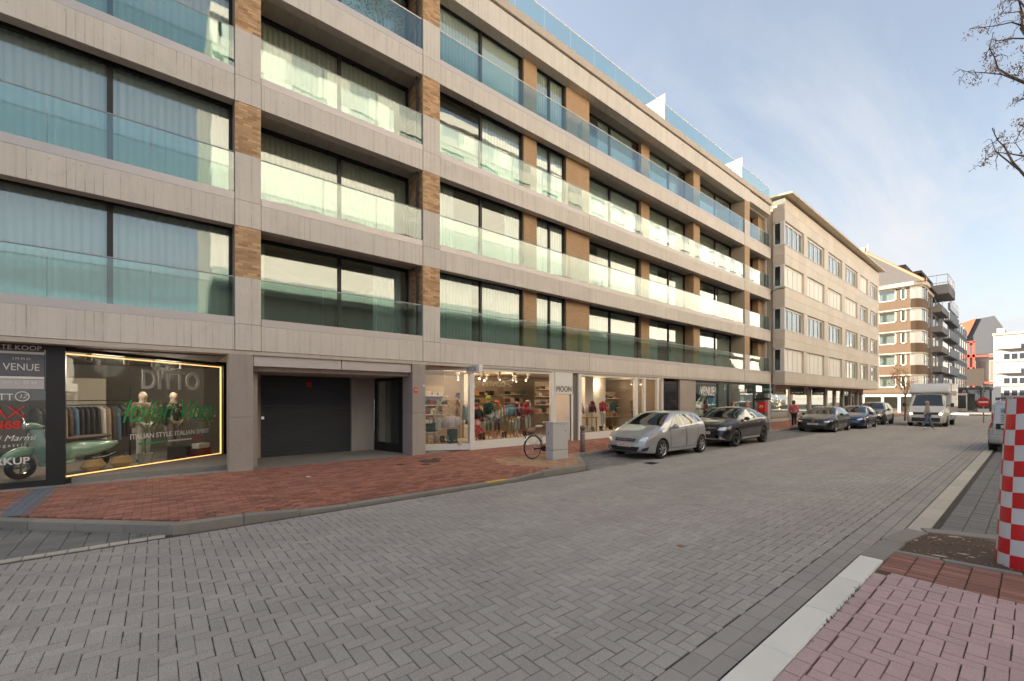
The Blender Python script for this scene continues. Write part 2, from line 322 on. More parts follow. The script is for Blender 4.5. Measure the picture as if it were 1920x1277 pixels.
def pieces(name, rest, A, mat, parent, ch=0, nind=300, nmax=300):
    """n nearest pieces as objects sharing meshes, the rest joined"""
    A = np.asarray(A, float)
    if len(A) == 0: return
    d = np.hypot(A[:, 0], A[:, 1])**2+(A[:, 2]-1.9)**2
    # in front of the camera first
    fwd = -.7723*A[:, 0]+.6353*A[:, 1]; d = d+np.where(fwd < .6, 1e6, 0); lat = (.6353*A[:, 0]+.7723*A[:, 1])/np.maximum(fwd, .1)
    zz_ = (A[:, 2]-1.9)/np.maximum(fwd, .1); d = d+np.where((abs(lat) > 1.25) | (zz_ < -.7) | (zz_ > .98), 1e5, 0)
    A = A[np.argsort(d, kind='stable')]
    for b in A[:nind]:
        tb = min(5, int(b[7]*6)); key = (name, mat, round(b[3], 3), round(b[4], 3), round(b[5], 3), tb)
        if key not in PCACHE: PCACHE[key] = boxes_mesh(name, [(0, 0, 0, b[3], b[4], b[5], 0, (tb+.5)/6)], mat, ch)
        o = bpy.data.objects.new(name, PCACHE[key]); link(o, parent); o.location = b[:3]; o.rotation_euler = (0, 0, b[6])
    if len(A) > nind:
        o = bpy.data.objects.new(rest, boxes_mesh(rest, A[nind:], mat, ch)); link(o, parent); o['kind'] = 'stuff'
def inpoly(P, poly):
    x, y = P[:, 0], P[:, 1]; c = np.zeros(len(P), bool); n = len(poly)
    for i in range(n):
        x0, y0 = poly[i]; x1, y1 = poly[(i+1) % n]
        if y0 == y1: continue
        c ^= ((y0 > y) != (y1 > y)) & (x < (x1-x0)*(y-y0)/(y1-y0)+x0)
    return c
def clipA(A, x0, x1, y0, y1):
    v = (abs(np.sin(A[:, 6])) > .7); hx = np.where(v, A[:, 4], A[:, 3]); hy = np.where(v, A[:, 3], A[:, 4])
    a0, a1 = np.maximum(A[:, 0]-hx, x0), np.minimum(A[:, 0]+hx, x1); b0, b1 = np.maximum(A[:, 1]-hy, y0), np.minimum(A[:, 1]+hy, y1)
    B_ = A.copy(); cut = (a0 > A[:, 0]-hx+1e-6) | (a1 < A[:, 0]+hx-1e-6) | (b0 > A[:, 1]-hy+1e-6) | (b1 < A[:, 1]+hy-1e-6)
    B_[cut, 0] = ((a0+a1)/2)[cut]; B_[cut, 1] = ((b0+b1)/2)[cut]; B_[cut, 3] = ((a1-a0)/2)[cut]; B_[cut, 4] = ((b1-b0)/2)[cut]; B_[cut, 6] = 0
    return B_[(a1-a0 > .02) & (b1-b0 > .02)]
def herring(poly, z, u=.11, gap=.006, th=.03):
    xs = [p[0] for p in poly]; ys = [p[1] for p in poly]
    I, J = np.meshgrid(np.arange(int(min(xs)/u)-2, int(max(xs)/u)+3), np.arange(int(min(ys)/u)-2, int(max(ys)/u)+3), indexing='ij')
    v = (I-J) % 4; out_ = []
    for k, (ox, oy, hx, hy) in ((0, (1, .5, 1, .5)), (3, (.5, 1, .5, 1))):
        s = v == k; x = (I[s]+ox)*u; y = (J[s]+oy)*u; n = len(x)
        out_.append(np.stack([x+rng.normal(0, .0012, n), y+rng.normal(0, .0012, n), z-th+rng.normal(0, .0012, n), np.full(n, max(hx, hy)*u-gap/2), np.full(n, min(hx, hy)*u-gap/2), np.full(n, th), np.full(n, 0. if hx > hy else PI/2)+rng.normal(0, .004, n), rng.random(n)], 1))
    A = np.concatenate(out_); return A[inpoly(A, poly)]
def rows(poly, z, lx=.11, ly=.22, gap=.006, th=.03, off=.5):
    xs = [p[0] for p in poly]; ys = [p[1] for p in poly]; out_ = []
    for i in range(int(min(xs)/lx)-1, int(max(xs)/lx)+2):
        y = np.arange(min(ys)-ly, max(ys)+ly, ly)+(off*ly if i % 2 else 0); n = len(y)
        out_.append(np.stack([np.full(n, (i+.5)*lx), y, z-th+rng.normal(0, .0015, n), np.full(n, lx/2-gap/2), np.full(n, ly/2-gap/2), np.full(n, th), rng.normal(0, .004, n), rng.random(n)], 1))
    A = np.concatenate(out_); return A[inpoly(A, poly)]
def text(s, size, loc, a, mat, parent, ext=.0015, align='CENTER', shear=0, sx=1, off=0, name='lettering', flip=False, bold=0):
    cu = bpy.data.curves.new(name, 'FONT'); cu.body = s; cu.size = size; cu.extrude = ext; cu.align_x = align; cu.align_y = 'CENTER'; cu.shear = shear; cu.offset = bold; cu.resolution_u = 3
    t = bpy.data.objects.new('tmp', cu); COL.objects.link(t); dg = bpy.context.evaluated_depsgraph_get(); me = bpy.data.meshes.new_from_object(t.evaluated_get(dg)); bpy.data.objects.remove(t); bpy.data.curves.remove(cu)
    me.name = name; me.materials.clear(); me.materials.append(MT(mat)); o = bpy.data.objects.new(name, me); link(o, parent); o.location = loc; o.rotation_euler = (R(90), 0, a); o.scale = (-sx if flip else sx, 1, 1); return o
def marks(w_, h, loc, a, mat, parent, seed=1, name='lettering'):
    r_ = random.Random(seed); mb = MB(); x = -w_/2
    while x < w_/2-h*.3:
        g = r_.uniform(.25, .6)*h
        if r_.random() > .15: mb.box(x, x+g*.75, -.001, .001, -h*.5, h*r_.uniform(.3, .5))
        x += g
    o = mb.build(name, mat, parent); o.location = loc; o.rotation_euler = (0, 0, a); return o
def skinned(name, V, E, mat, parent, sub=1):
    me = bpy.data.meshes.new(name); me.from_pydata([v[:3] for v in V], E, []); me.materials.append(MT(mat))
    o = bpy.data.objects.new(name, me); link(o, parent); md = o.modifiers.new('skin', 'SKIN'); md.use_smooth_shade = True
    for i, v in enumerate(V):
        r = v[3] if isinstance(v[3], tuple) else (v[3], v[3]); d = me.skin_vertices[0].data[i]; d.radius = r; d.use_root = (i == 0)
    if sub: s = o.modifiers.new('sub', 'SUBSURF'); s.levels = sub; s.render_levels = sub
    return o
def copytree(o, parent=None, **kw):
    c = o.copy(); COL.objects.link(c)
    if parent is not None: c.parent = parent
    for ch in list(o.children): copytree(ch, c)
    for k, v in kw.items(): setattr(c, k, v)
    return c

# ================================================================ SETTING
KX = -7.6   # left kerb line of the carriageway
gr = tag(MB().box(-1500, 1500, -1500, 1500, -.6, -.08).build('ground', 'asphalt'), kind='structure')
road = tag(MB().box(KX, -1.33, -12, 90, -.07, -.007).build('road', 'joint'), kind='structure')
MB().box(KX, -1.64, 44.2, 90, -.02, .0).build('far_surface', 'far_road', road)
A = clipA(herring([(KX-.2, -8), (-1.4, -8), (-1.4, 44.2), (KX-.2, 44.2)], 0), KX+.09, -1.643, -8, 44.2)
fr_ = -.7723*A[:, 0]+.6353*A[:, 1]; A = A[(fr_ > 1.2)]
pieces('paver', 'far_pavers', A, 'road_paver', road, ch=.004)
# gutter on the right
g = []
for y in np.arange(1.0, 70, .3):
    for q in (0, 1): g.append((-1.563+.153*q, y+.15+.15*q, -.03, .074, .147, .03, 0, rng.random()))
gut = tag(MB().box(-1.64, -1.33, 0, 70, -.06, -.02).build('gutter', 'joint'), kind='structure'); pieces('gutter_stone', 'far_gutter_stones', g, 'gutter_stone', gut, ch=.004, nind=100)
# left parking bays
bay = tag(MB().prism([(-9.5, 8.6), (KX, 8.6), (KX, 90), (-9.5, 90)], -.07, -.012).build('parking_bay', 'joint'), kind='structure')
pieces('paver', 'far_pavers', rows([(-9.45, 8.9), (KX-.1, 8.9), (KX-.1, 44), (-9.45, 44)], 0, off=0), 'bay_paver', bay, ch=.004, nind=60)
MB().box(-9.45, KX-.1, 44, 90, -.02, -.002).build('far_surface', 'far_road', bay)
bay2 = tag(MB().prism([(-9.9, -1.9), (KX, .3), (KX, -12), (-9.9, -12)], -.07, -.012).build('parking_bay', 'joint'), kind='structure')
pieces('paver', 'far_pavers', rows([(-9.9, -1.95), (KX-.12, .2), (KX-.12, -9), (-9.9, -9)], 0, lx=.22, ly=.22, off=0), 'bay_paver', bay2, ch=.004, nind=120)
# pale marking stones along the bays
ln = tag(MB().box(KX-.16, KX+.02, -12, .1, -.05, -.02).box(KX-.06, KX+.08, 8.95, 66, -.05, -.02).build('marking_stones', 'joint'), kind='structure')
g = [(KX-.06, y, -.026, .065, .09, .032, 0, rng.random()) for y in np.arange(-8, .15, .19)]
pieces('marking_stone', 'far_marking_stones', g, 'cream_stone', ln, ch=.004, nind=60)
g = [(KX+.01, y, -.026, .055, .245, .032, 0, rng.random()) for y in np.arange(9.2, 60, .5)]
pieces('marking_stone', 'far_marking_stones', g, 'kerb_stone', ln, ch=.004, nind=60)
# left pavement
PZ = .12
Lp = [(-9.98, -12), (-9.98, -1.9), (-7.9, .25), (-7.8, 8.85), (-9.5, 10.5), (-9.55, 74), (-12.55, 74), (-12.55, -12)]
def drop(x, y):
    sm = lambda a, b, v: np.clip((v-a)/(b-a), 0, 1)**2*(3-2*np.clip((v-a)/(b-a), 0, 1))
    return .085*sm(.8, 2.4, y)*(1-sm(6.2, 7.8, y))*sm(-9.0, -7.8, x)
def kz(x, y): return PZ+.004-float(drop(x, y))
pav = tag(MB().prism([(x if x < -9 else x-.9, y) for x, y in Lp], -.3, PZ-.012).prism([(-9.9, -1.9), (-7.9, .25), (-7.8, 8.85), (-9.5, 10.5)], -.3, .015).build('pavement', 'joint_red'), kind='structure')
tanpoly = [(-10.3, 7.7), (-9.3, 7.2), (-7.8, 7.9), (-7.8, 8.85), (-9.5, 10.5), (-10.0, 10.3)]
A = rows([(-10.0, -9), (-10.0, -1.9), (-7.9, .28), (-7.85, 8.85), (-9.5, 10.5), (-9.58, 44), (-12.55, 44), (-12.55, -9)], PZ, lx=.11, ly=.22)
A = A[~inpoly(A, tanpoly)]; A[:, 2] -= drop(A[:, 0], A[:, 1]); s_ = abs(A[:, 1]+1.75) < .17
blue = A[s_]; A = A[~s_]
k_ = rng.random(len(A)) < .12; A[k_, 7] *= .3
pieces('clay_paver', 'far_clay_pavers', A, 'clay_paver', pav, ch=.003)
M('blue_paver', (.12, .15, .19), .8, var=.3, vs=6); pieces('blue_paver', 'blue_pavers', blue, 'blue_paver', pav, ch=.003, nind=200)
A = herring(tanpoly, PZ); pieces('tan_paver', 'tan_pavers', A, 'tan_paver', pav, ch=.003, nind=290)
MB().box(-12.55, -9.58, 44, 74, PZ-.02, PZ).build('far_surface', 'far_clay', pav)
def strip(pts, w_, z0, z1, nm, mat, par, seg=1.0, nind=80, names=('kerb_stone', 'kerb_stones')):
    g = []
    for (x0, y0), (x1, y1) in zip(pts, pts[1:]):
        L = math.hypot(x1-x0, y1-y0); n = max(1, round(L/seg)); a = math.atan2(y1-y0, x1-x0)
        for i in range(n):
            f = (i+.5)/n; zt = z1(x0+(x1-x0)*f, y0+(y1-y0)*f) if callable(z1) else z1
            g.append((x0+(x1-x0)*f, y0+(y1-y0)*f, (z0+zt)/2, L/n/2-.004, w_/2, (zt-z0)/2, a, rng.random()))
    pieces(names[0], names[1], g, mat, par, ch=.012, nind=nind)
kerb = tag(MB().prism([(-10.0, -12), (-9.75, -12), (-9.75, -1.9), (-7.72, .2), (-7.72, 8.9), (-9.45, 10.55), (-9.45, 72), (-9.6, 72), (-9.6, 10.4), (-7.9, 8.8), (-7.9, .3), (-10.0, -1.8)], -.2, .02).build('kerb', 'joint'), kind='structure')
MB().prism([(-7.845, .05), (-7.66, .16), (-7.66, .34), (-7.8, .34), (-7.9, .2)], -.1, PZ+.003).prism([(-9.97, -2.1), (-9.79, -2.1), (-9.79, -1.98), (-9.86, -1.84), (-9.97, -1.86)], -.1, PZ+.003).build('corner_stone', M('corner_stone', (.26, .235, .205), .9), kerb)
strip([(-9.88, -12), (-9.88, -1.95), (-7.76, .22), (-7.76, 8.9), (-9.5, 10.5), (-9.5, 72)], .17, -.1, kz, 'kerb', 'kerb_stone', kerb, seg=.8)
for o in kerb.children:
    if o.name.startswith('kerb') and abs(o.location.x+7.76) < .02 and o.location.y > .3:
        y_ = o.location.y; o.rotation_euler = (0, -math.atan((kz(-7.76, y_+.4)-kz(-7.76, y_-.4))/.8), o.rotation_euler.z)
ramp_ = MB()
ramp_.add([(-7.68, 1.6, -.002), (-7.68, 7.0, -.002), (-7.84, 7.0, PZ+.008), (-7.84, 1.6, PZ+.008), (-7.42, 1.6, .0), (-7.42, 7.0, .0)], [(0, 1, 2, 3)])
# recess floor under the building
rf = tag(MB().box(-15.9, -12.55, -12, 7.3, -.1, PZ-.01).build('forecourt', 'joint'), kind='structure')
g = [(x, y, PZ-.02, .295, .295, .02, 0, rng.random()) for x in np.arange(-12.85, -15.9, -.6) for y in np.arange(-3.5, 7.3, .6)]
pieces('slab', 'slabs', g, 'slab_tile', rf, ch=.002, nind=90)
# right-hand pavement
rp = tag(MB().prism([(-1.33, -4), (6, -4), (6, 40), (1.4, 40), (1.4, 9.2), (-1.1, 8.3), (-1.33, 6.6)], -.3, .006).build('pavement', 'joint_red'), kind='structure')
A = clipA(herring([(-1.3, .5), (3, .5), (3, 6.5), (-1.3, 6.5)], .02, gap=.007), -.998, 3, .5, 6.12); pieces('pink_paver', 'pink_pavers', A, 'pink_paver', rp, ch=.004, nind=290)
g = [(-1.055, y, -.01, .052, .105, .03, 0, rng.random()) for y in np.arange(.6, 6.0, .22)]; pieces('border_paver', 'border_pavers', g, 'pink_paver', rp, ch=.004, nind=40)
A = clipA(rows([(-1.3, 5.9), (-1.3, 6.95), (3, 7.5), (3, 5.9)], .02, lx=.22, ly=.11, gap=.01), -1.1, 3, 6.13, 8); pieces('red_paver', 'red_pavers', A, 'dark_red_paver', rp, ch=.004, nind=200)
MB().prism([(1.4, 9), (6, 9), (6, 80), (1.4, 80)], .0, .1).build('far_surface', 'far_clay', rp)
rk = tag(MB().box(-1.36, -1.1, 0, 6.6, -.1, .0).build('kerb', 'joint'), kind='structure')
g = [(-1.22, y+.49, -.012, .11, .488, .05, 0, rng.random()) for y in (.6, 1.58, 2.56, 3.54, 4.52, 5.5)]
pieces('white_kerb_stone', 'stones', g, 'white_stone', rk, ch=.012)
g = [(-1.2, 6.98, -.012, .12, .48, .045, R(-3), .4), (-1.13, 7.9, -.012, .12, .44, .045, R(-9), .6), (-.62, 8.62, -.012, .11, .42, .045, R(-68), .5), (.15, 8.95, -.012, .11, .42, .045, R(-66), .3)]
pieces('kerb_stone', 'stones', g, 'kerb_stone', rk, ch=.01)
g = [(-1.0+i*.62, 7.02+i*.075, -.01, .3, .035, .045, R(7), .8) for i in range(7)]; M('edging', (.28, .27, .28), .8); pieces('edging_stone', 'stones', g, 'slab_tile', rk, ch=.008)
# tree pit
sp = []; NX, NY = 46, 30
for j in range(NY+1):
    for i in range(NX+1):
        u, v = i/NX, j/NY; x = -1.08+u*3.1; y = 7.05+u*.4+v*(1.35+u*.5); sp.append((x, y, -.015+.022*math.sin(x*9+y*5)*math.sin(y*11)+rng.normal(0, .006)))
f_ = [(j*(NX+1)+i, j*(NX+1)+i+1, (j+1)*(NX+1)+i+1, (j+1)*(NX+1)+i) for j in range(NY) for i in range(NX)]
soil = tag(MB().add(sp, f_).build('soil', 'soil', smooth=True), kind='structure')
mb = MB()
for _ in range(420):
    u, v = random.random(), random.random(); x = -1.02+u*2.9; y = 7.12+u*.4+v*(1.25+u*.5); a = random.random()*PI; s = random.uniform(.006, .03)
    mb.k = random.choice((0, 0, 1)); c_, d_ = math.cos(a)*s, math.sin(a)*s
    mb.add([(x-c_, y-d_, .018), (x+d_*.4, y-c_*.4, .03), (x+c_, y+d_, .02), (x-d_*.4, y+c_*.4, .028)], [(0, 1, 2, 3)])
tag(mb.build('dry_leaves', ['leaf_dry', 'kerb_stone']), kind='stuff')
# right parking bay
rb = tag(MB().prism([(-1.33, 6.6), (-1.1, 8.2), (1.5, 9.3), (1.5, 90), (-1.33, 90)], -.07, -.012).build('parking_bay', 'joint'), kind='structure')
pieces('paver', 'far_pavers', rows([(-.93, 8.6), (1.4, 9.4), (1.4, 40), (-.93, 40)], 0, lx=.22, ly=.11), 'bay_paver', rb, ch=.004, nind=200)
ml = tag(MB().box(-1.2, -.95, 8.4, 70, -.05, -.02).build('marking_stones', 'joint'), kind='structure')
g = [(-1.075, y+.5, -.026, .115, .497, .034, 0, rng.random()) for y in np.arange(8.4, 60, 1.0)]; pieces('marking_stone', 'far_marking_stones', g, 'cream_stone', ml, ch=.004)
g = [(-1.27, y+.25, -.03, .06, .245, .03, 0, rng.random()) for y in np.arange(6.7, 60, .5)]; pieces('gutter_stone', 'far_gutter_stones', g, 'gutter_stone', gut, ch=.004, nind=40)
# grass in the joints
mb = MB()
def tuft(mb, x, y, z, r, n, h=.03):
    for _ in range(n):
        a, q = random.random()*6.3, random.random()*r; px, py = x+math.cos(a)*q, y+math.sin(a)*q; b = random.random()*6.3; hh = h*random.uniform(.4, 1.2)
        mb.add([(px, py, z), (px+.006*math.cos(b), py+.006*math.sin(b), z), (px+.012*math.sin(b), py+.012*math.cos(b), z+hh)], [(0, 1, 2)])
for y in np.arange(3.6, 5.9, .05): tuft(mb, -1.105+random.uniform(-.01, .01), y, .02, .02, random.choice((0, 4, 10, 22)) if 4.2 < y < 5.4 else random.choice((0, 0, 3)))
for x, y in ((-9.6, -1.8), (-9.2, -1.5), (-8.5, -.75), (-7.95, -.2), (-8.2, .6), (-8.25, .7), (-9.8, -2.3)): tuft(mb, x+.08, y, .0 if x > -8.0 or y < 0 else PZ, .08, 30)
tag(mb.build('grass', 'leaf_green'), kind='stuff')
for x, y, a, lb in ((-2.9, 5.2, .4, 'dry curled leaf lying on the grey paving in the middle of the road'), (-.55, 13.0, 1.2, 'brown leaf lying in the parking bay beyond the soil bed'), (-5.3, 6.4, 2.0, 'small dark leaf on the road near the left kerb')):
    c_, d_ = math.cos(a)*.06, math.sin(a)*.06; tag(MB().add([(x-c_, y-d_, .004), (x+d_*.6, y-c_*.6, .02), (x+c_, y+d_, .006), (x-d_*.6, y+c_*.6, .018)], [(0, 1, 2), (0, 2, 3)]).build('fallen_leaf', 'leaf_dry'), lb, 'leaf')
# far end of the street: cross-street plaza
pz = tag(MB().prism([(-4.6, 72), (3, 72), (3, 150), (-9.9, 150), (-9.9, 82), (-7, 80)], -.05, .12).build('pavement', 'far_surface_grey' if 'far_surface_grey' in MATS else 'slab_tile'), kind='structure')
tag(MB().box(-300, 300, 150, 166, -.06, .01).build('road', 'far_road'), kind='structure')
tag(MB().prism([(-80, 66.5), (-7.6, 66.5), (-7.6, 79), (-80, 79)], -.05, .005).build('road', 'far_road'), kind='structure')

# ================================================================ MAIN BUILDING
FX = -12.4; S0 = 3.10; SH = 3.05
B = thing('apartment_building', 'long beige concrete apartment building with brick piers and glass balconies over the shops', 'building', (-12.4, 14, 0))
B.location = (0, 0, 0)
AY0, AY1 = 1.44, 2.0; BY0, BY1 = 6.52, 7.14; DY0, DY1 = 30.5, 31.3; YE = 35.0; YS = -8.0
secs = [(YS, AY0, -12.85), (AY1, BY0, -13.4), (BY1, DY0, None), (DY1, YE-.02, -13.4)]
def plank_soffit(y0, y1, x0, x1, z, n):
    L = []; y = y0
    while y < y1-.05: L.append(((x0+x1)/2, y+.065, z+.01, (x1-x0)/2, .0625, .012, 0, rng.random())); y += .13
    return L
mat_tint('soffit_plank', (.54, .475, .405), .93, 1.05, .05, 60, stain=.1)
planks = []
for k in range(4):
    z0 = S0+SH*k
    for i, (y0, y1, wx) in enumerate(secs):
        segs = [(y0, y1)] if i != 2 else [(y0, 14.6), (14.6, 22.0), (22.0, y1)]
        for (a, b) in segs:
            box('concrete_beam', 'concrete', B, FX-.28, FX-.002*(k % 2), a+.006, b-.006, z0, z0+.62, bevel=.008)
            if True:
                box('sill_trim', 'trim_metal', B, FX-.3, FX-.004, a+.008, b-.008, z0+.624, z0+.81)
        mb = MB().box(-19, FX-.29, y0+.01, y1-.01, z0+.14, z0+.55).build('floor_slab', 'soffit_paint', B)
        wx2 = -13.42 if wx is None else wx-.02
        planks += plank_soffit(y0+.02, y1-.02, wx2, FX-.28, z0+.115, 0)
    for (a, b) in ((AY0, AY1), (BY0, BY1), (DY0, DY1)):
        box('pier_block', 'concrete', B, FX-.6, FX+.012, a+.004, b-.004, z0, z0+.64, bevel=.008)
        box('pier_block', 'concrete', B, FX-.6, FX+.008, a+.004, b-.004, z0+.646, z0+1.8, bevel=.008)
pieces('soffit_plank', 'soffit_planks', planks, 'soffit_plank', B, nind=300)
# brick piers
bk = []
def brick_face(out, x, y0, y1, z0, z1, phase=0):
    ch_, L = .069, .2; nz = int(round((z1-z0)/ch_)); chh = (z1-z0)/nz
    for j in range(nz):
        o = (L/2 if (j+phase) % 2 else 0)+.03; y = y0-o
        while y < y1:
            a, b = max(y, y0), min(y+L, y1)
            if b-a > .03: out.append((x, (a+b)/2, z0+(j+.5)*chh, .012, (b-a)/2-.005, chh/2-.0055, 0, rng.random()))
            y += L
def brick_side(out, yf, x0, x1, z0, z1):
    ch_, L = .069, .2; nz = int(round((z1-z0)/ch_)); chh = (z1-z0)/nz
    for j in range(nz):
        x = x1+(L/2 if j % 2 == 0 else 0)
        while x > x0:
            a, b = max(x-L, x0), min(x, x1)
            if b-a > .03: out.append(((a+b)/2, yf, z0+(j+.5)*chh, (b-a)/2-.005, .012, chh/2-.0055, 0, rng.random()))
            x -= L
far_bk = []
for k in range(4):
    z0, z1 = S0+SH*k+1.8, S0+SH*(k+1)
    for (a, b, nm) in ((AY0, AY1, 0), (BY0, BY1, 1), (DY0, DY1, 2)):
        c_ = MB().box(-13.5, FX-.007, a+.001, b-.001, z0+.002, z1-.002).build('brick_pier', 'mortar', B)
        if nm < 2:
            L = []; brick_face(L, FX-.012, a, b, z0, z1); 
            if nm == 1: brick_side(L, a+.006, -13.3, FX-.024, z0, z1)
            if k < 3 or nm == 1: pieces('brick', 'bricks', L, 'facade_brick', c_, nind=48 if (nm == 0 and k < 3) else (30 if k < 3 else 8))
            else: pieces('brick', 'bricks', L, 'facade_brick', c_, nind=8)
        else: box('brick_facing', 'brick_wall', B, FX-.4, FX-.004, a+.006, b-.006, z0+.004, z1-.004)
    box('brick_facing', 'brick_wall', B, -13.5, FX-.4, DY0+.003, DY1-.003, z0-1.1, z1-.004)
    # recessed brick walls of the right section
    zl = S0+SH*k+.56
    for (a, b, x) in ((11.08, 11.78, -12.75), (13.5, 15.0, -12.75), (19.62, 20.38, -13.15), (24.35, 25.1, -12.76)):
        box('brick_pier', 'brick_wall', B, -13.6, x, a, b, zl, z1+.1)
    box('brick_pier', 'brick_wall', B, -13.8, -13.0, 34.3, 34.95, zl, z1+.1)
# windows
def curtain(par, x, y0, y1, z0, z1, mat='curtain', amp=.035, per=.14):
    n = max(8, int((y1-y0)/.035)); v = []; ph = random.random()*9
    for j, z in enumerate((z0, z1)):
        for i in range(n+1):
            y = y0+(y1-y0)*i/n; t_ = y/per*2*PI
            v.append((x+amp*(math.sin(t_+ph+.8*math.sin(y*3.1))+.35*math.sin(2.3*t_+1))*(.85 if j else 1), y, z))
    return MB().add(v, [(i, i+1, n+2+i, n+1+i) for i in range(n)]).build('curtain', mat, par, smooth=True)
def window(par, x, y0, y1, z0, z1, mull=(), cur=None, name='window', fw=.07, fm='dark_frame', gm='pane_glass'):
    mb = MB().box(x-.08, x, y0, y1, z1-fw*1.6, z1).box(x-.08, x, y0, y1, z0, z0+fw).box(x-.08, x, y0, y0+fw, z0+fw, z1-fw*1.6).box(x-.08, x, y1-fw, y1, z0+fw, z1-fw*1.6)
    for m_ in mull: mb.box(x-.085, x+.003, m_-fw*.7, m_+fw*.7, z0+fw, z1-fw*1.6)
    fr = mb.build(name, fm, par); ys = [y0+fw]+list(mull)+[y1-fw]
    for a, b in zip(ys, ys[1:]): MB().box(x-.05, x-.04, a+(fw*.7 if a in mull else 0), b-(fw*.7 if b in mull else 0), z0+fw, z1-fw*1.6).build('pane', gm, fr)
    if cur:
        for (a, b, mt) in cur: curtain(fr, x-.13, y0+(y1-y0)*a, y0+(y1-y0)*b, z0+.02, z1-.1, mt)
    return fr
Cw, Cs = 'curtain', 'curtain_warm'
wins = [(YS+2.2, AY0, -12.85, (-4.0, -.82), 0), (AY1, BY0-.02, -13.4, (4.25,), 1), (BY1, 11.08, -12.85, (9.1,), 2), (11.78, 13.5, -12.85, (12.6,), 3),
        (15.0, 19.62, -13.3, (17.2,), 4), (20.38, 24.35, -13.3, (22.55,), 5), (25.1, 30.5, -13.3, (28.2,), 6), (31.3, 34.3, -13.4, (33.0,), 7)]
cfg = {0: [[(0, 1, Cw)]]*4, 1: [[(.74, .95, Cw), (0, .06, Cw)], [(0, 1, Cs)], [(0, 1, Cs)], [(0, 1, Cw)]],
       2: [[(.0, .42, Cw), (.5, 1, Cw)], [(0, .22, Cw), (.8, .98, Cw)], [(.5, 1, Cw)], [(0, .5, Cw)]], 3: [[(0, 1, Cw)], [(0, 1, Cw)], [(.1, 1, Cw)], [(0, 1, Cs)]],
       4: [[(0, .95, Cw)], [(.3, 1, Cs)], [(.05, 1, Cw)], [(.3, .9, Cw)]], 5: [[(.1, .3, Cw), (.65, 1, Cs)], [(.0, .3, Cw), (.7, 1, Cw)], [(0, 1, Cs)], [(.1, .85, Cw)]],
       6: [[(0, 1, Cw)], [(0, .3, Cs), (.7, 1, Cw)], [(.2, 1, Cs)], [(0, 1, Cs)]], 7: [[(0, 1, Cw)], [(0, .6, Cw)], [(0, .6, Cw)], [(0, 1, Cw)]]}
for k in range(4):
    z0, z1 = S0+SH*k+.56, S0+SH*(k+1)+.13
    for (a, b, x, mu, i) in wins: window(B, x, a, b, z0, z1, mu, cfg[i][k])
    # roller blinds on the top storey
    if k == 3:
        for (a, b, x, f) in ((7.25, 9.05, -12.98, .35), (9.15, 11.0, -12.98, .95), (11.85, 12.55, -12.98, .7), (12.65, 13.4, -12.98, .75), (25.3, 30.3, -13.45, .8)): box('roller_blind', 'blind', B, x-.01, x, a, b, z1-.1-2.3*f, z1-.1)
    # rooms
    for y in (AY0+.25, BY0+.3, 11.4, 14.3, 20.0, 24.7, 30.9): box('partition', 'interior_wall', B, -18.2, -13.5, y-.06, y+.06, z0, z1)
    box('back_wall', 'interior_wall', B, -18.4, -18.2, YS, YE, z0, z1)
    # balustrades
    for (a, b) in ((YS, AY0), (AY1, BY0), (BY1, DY0), (DY1, YE)):
        zb = S0+SH*k+.81; n = max(1, round((b-a)/1.55))
        rl = MB().tube([(FX-.06, a+.01, zb+.99), (FX-.06, b-.01, zb+.99)], .016).build('handrail', 'rail_metal', B)
        for i in range(n): MB().box(FX-.066, FX-.054, a+(b-a)*i/n+.012, a+(b-a)*(i+1)/n-.012, zb-.03, zb+.975).build('glass_panel', 'balcony_glass', rl)
    # drain pipe beside pier B
    MB().tube([(-12.62, BY0-.1, S0+SH*k+.6), (-12.62, BY0-.1, S0+SH*(k+1)+.1)], .035).build('downpipe', 'dark_frame', B)
# balcony dividers
for k in range(4):
    for y in (14.25,): box('divider_glass', 'balcony_glass', B, -12.95, FX-.1, y, y+.012, S0+SH*k+.8, S0+SH*k+1.75)
# roof
for (a, b) in ((YS, 14.6), (14.6, 24.8), (24.8, 31.3)): box('fascia_panel', 'concrete', B, FX-.4, FX+.02, a+.006, b-.006, S0+SH*4, S0+SH*4+.86, bevel=.01)
box('fascia_panel', 'concrete', B, FX-.4, FX-.03, 31.31, YE, S0+SH*4+.2, S0+SH*4+.86)
box('roof_ledge', 'smooth_concrete', B, FX-.6, FX+.1, YS, YE, S0+SH*4+.9, 16.55, bevel=.02)
box('roof_groove', 'dark_frame', B, FX-.6, FX-.02, YS, YE, S0+SH*4+.86, S0+SH*4+.9)
box('roof_slab', 'smooth_concrete', B, -24.3, FX-.41, YS, YE, 15.42, 16.4)
planks = []
for (a, b, x) in ((YS, AY0, -12.87), (AY1, BY0, -13.42), (BY1, YE, -13.42)): planks += plank_soffit(a, b, x, FX-.4, S0+SH*4+.09, 0)
s5 = MB().box(-13.6, FX-.4, YS, YE, 15.402, 15.42).build('top_soffit', 'soffit_paint', B)
pieces('soffit_plank', 'soffit_planks', planks, 'soffit_plank', s5, nind=120)
rr = MB().tube([(FX-.1, YS, 17.57), (FX-.1, YE, 17.57), (FX-1.8, YE, 17.57)], .02).build('roof_rail', 'rail_metal', B)
n = 28
for i in range(n): MB().box(FX-.107, FX-.093, YS+(YE-YS)*i/n+.015, YS+(YE-YS)*(i+1)/n-.015, 16.55, 17.55).build('glass_panel', 'balcony_glass', rr)
MB().box(FX-1.8, FX-.11, YE-.012, YE, 16.55, 17.55).build('glass_panel', 'balcony_glass', rr)
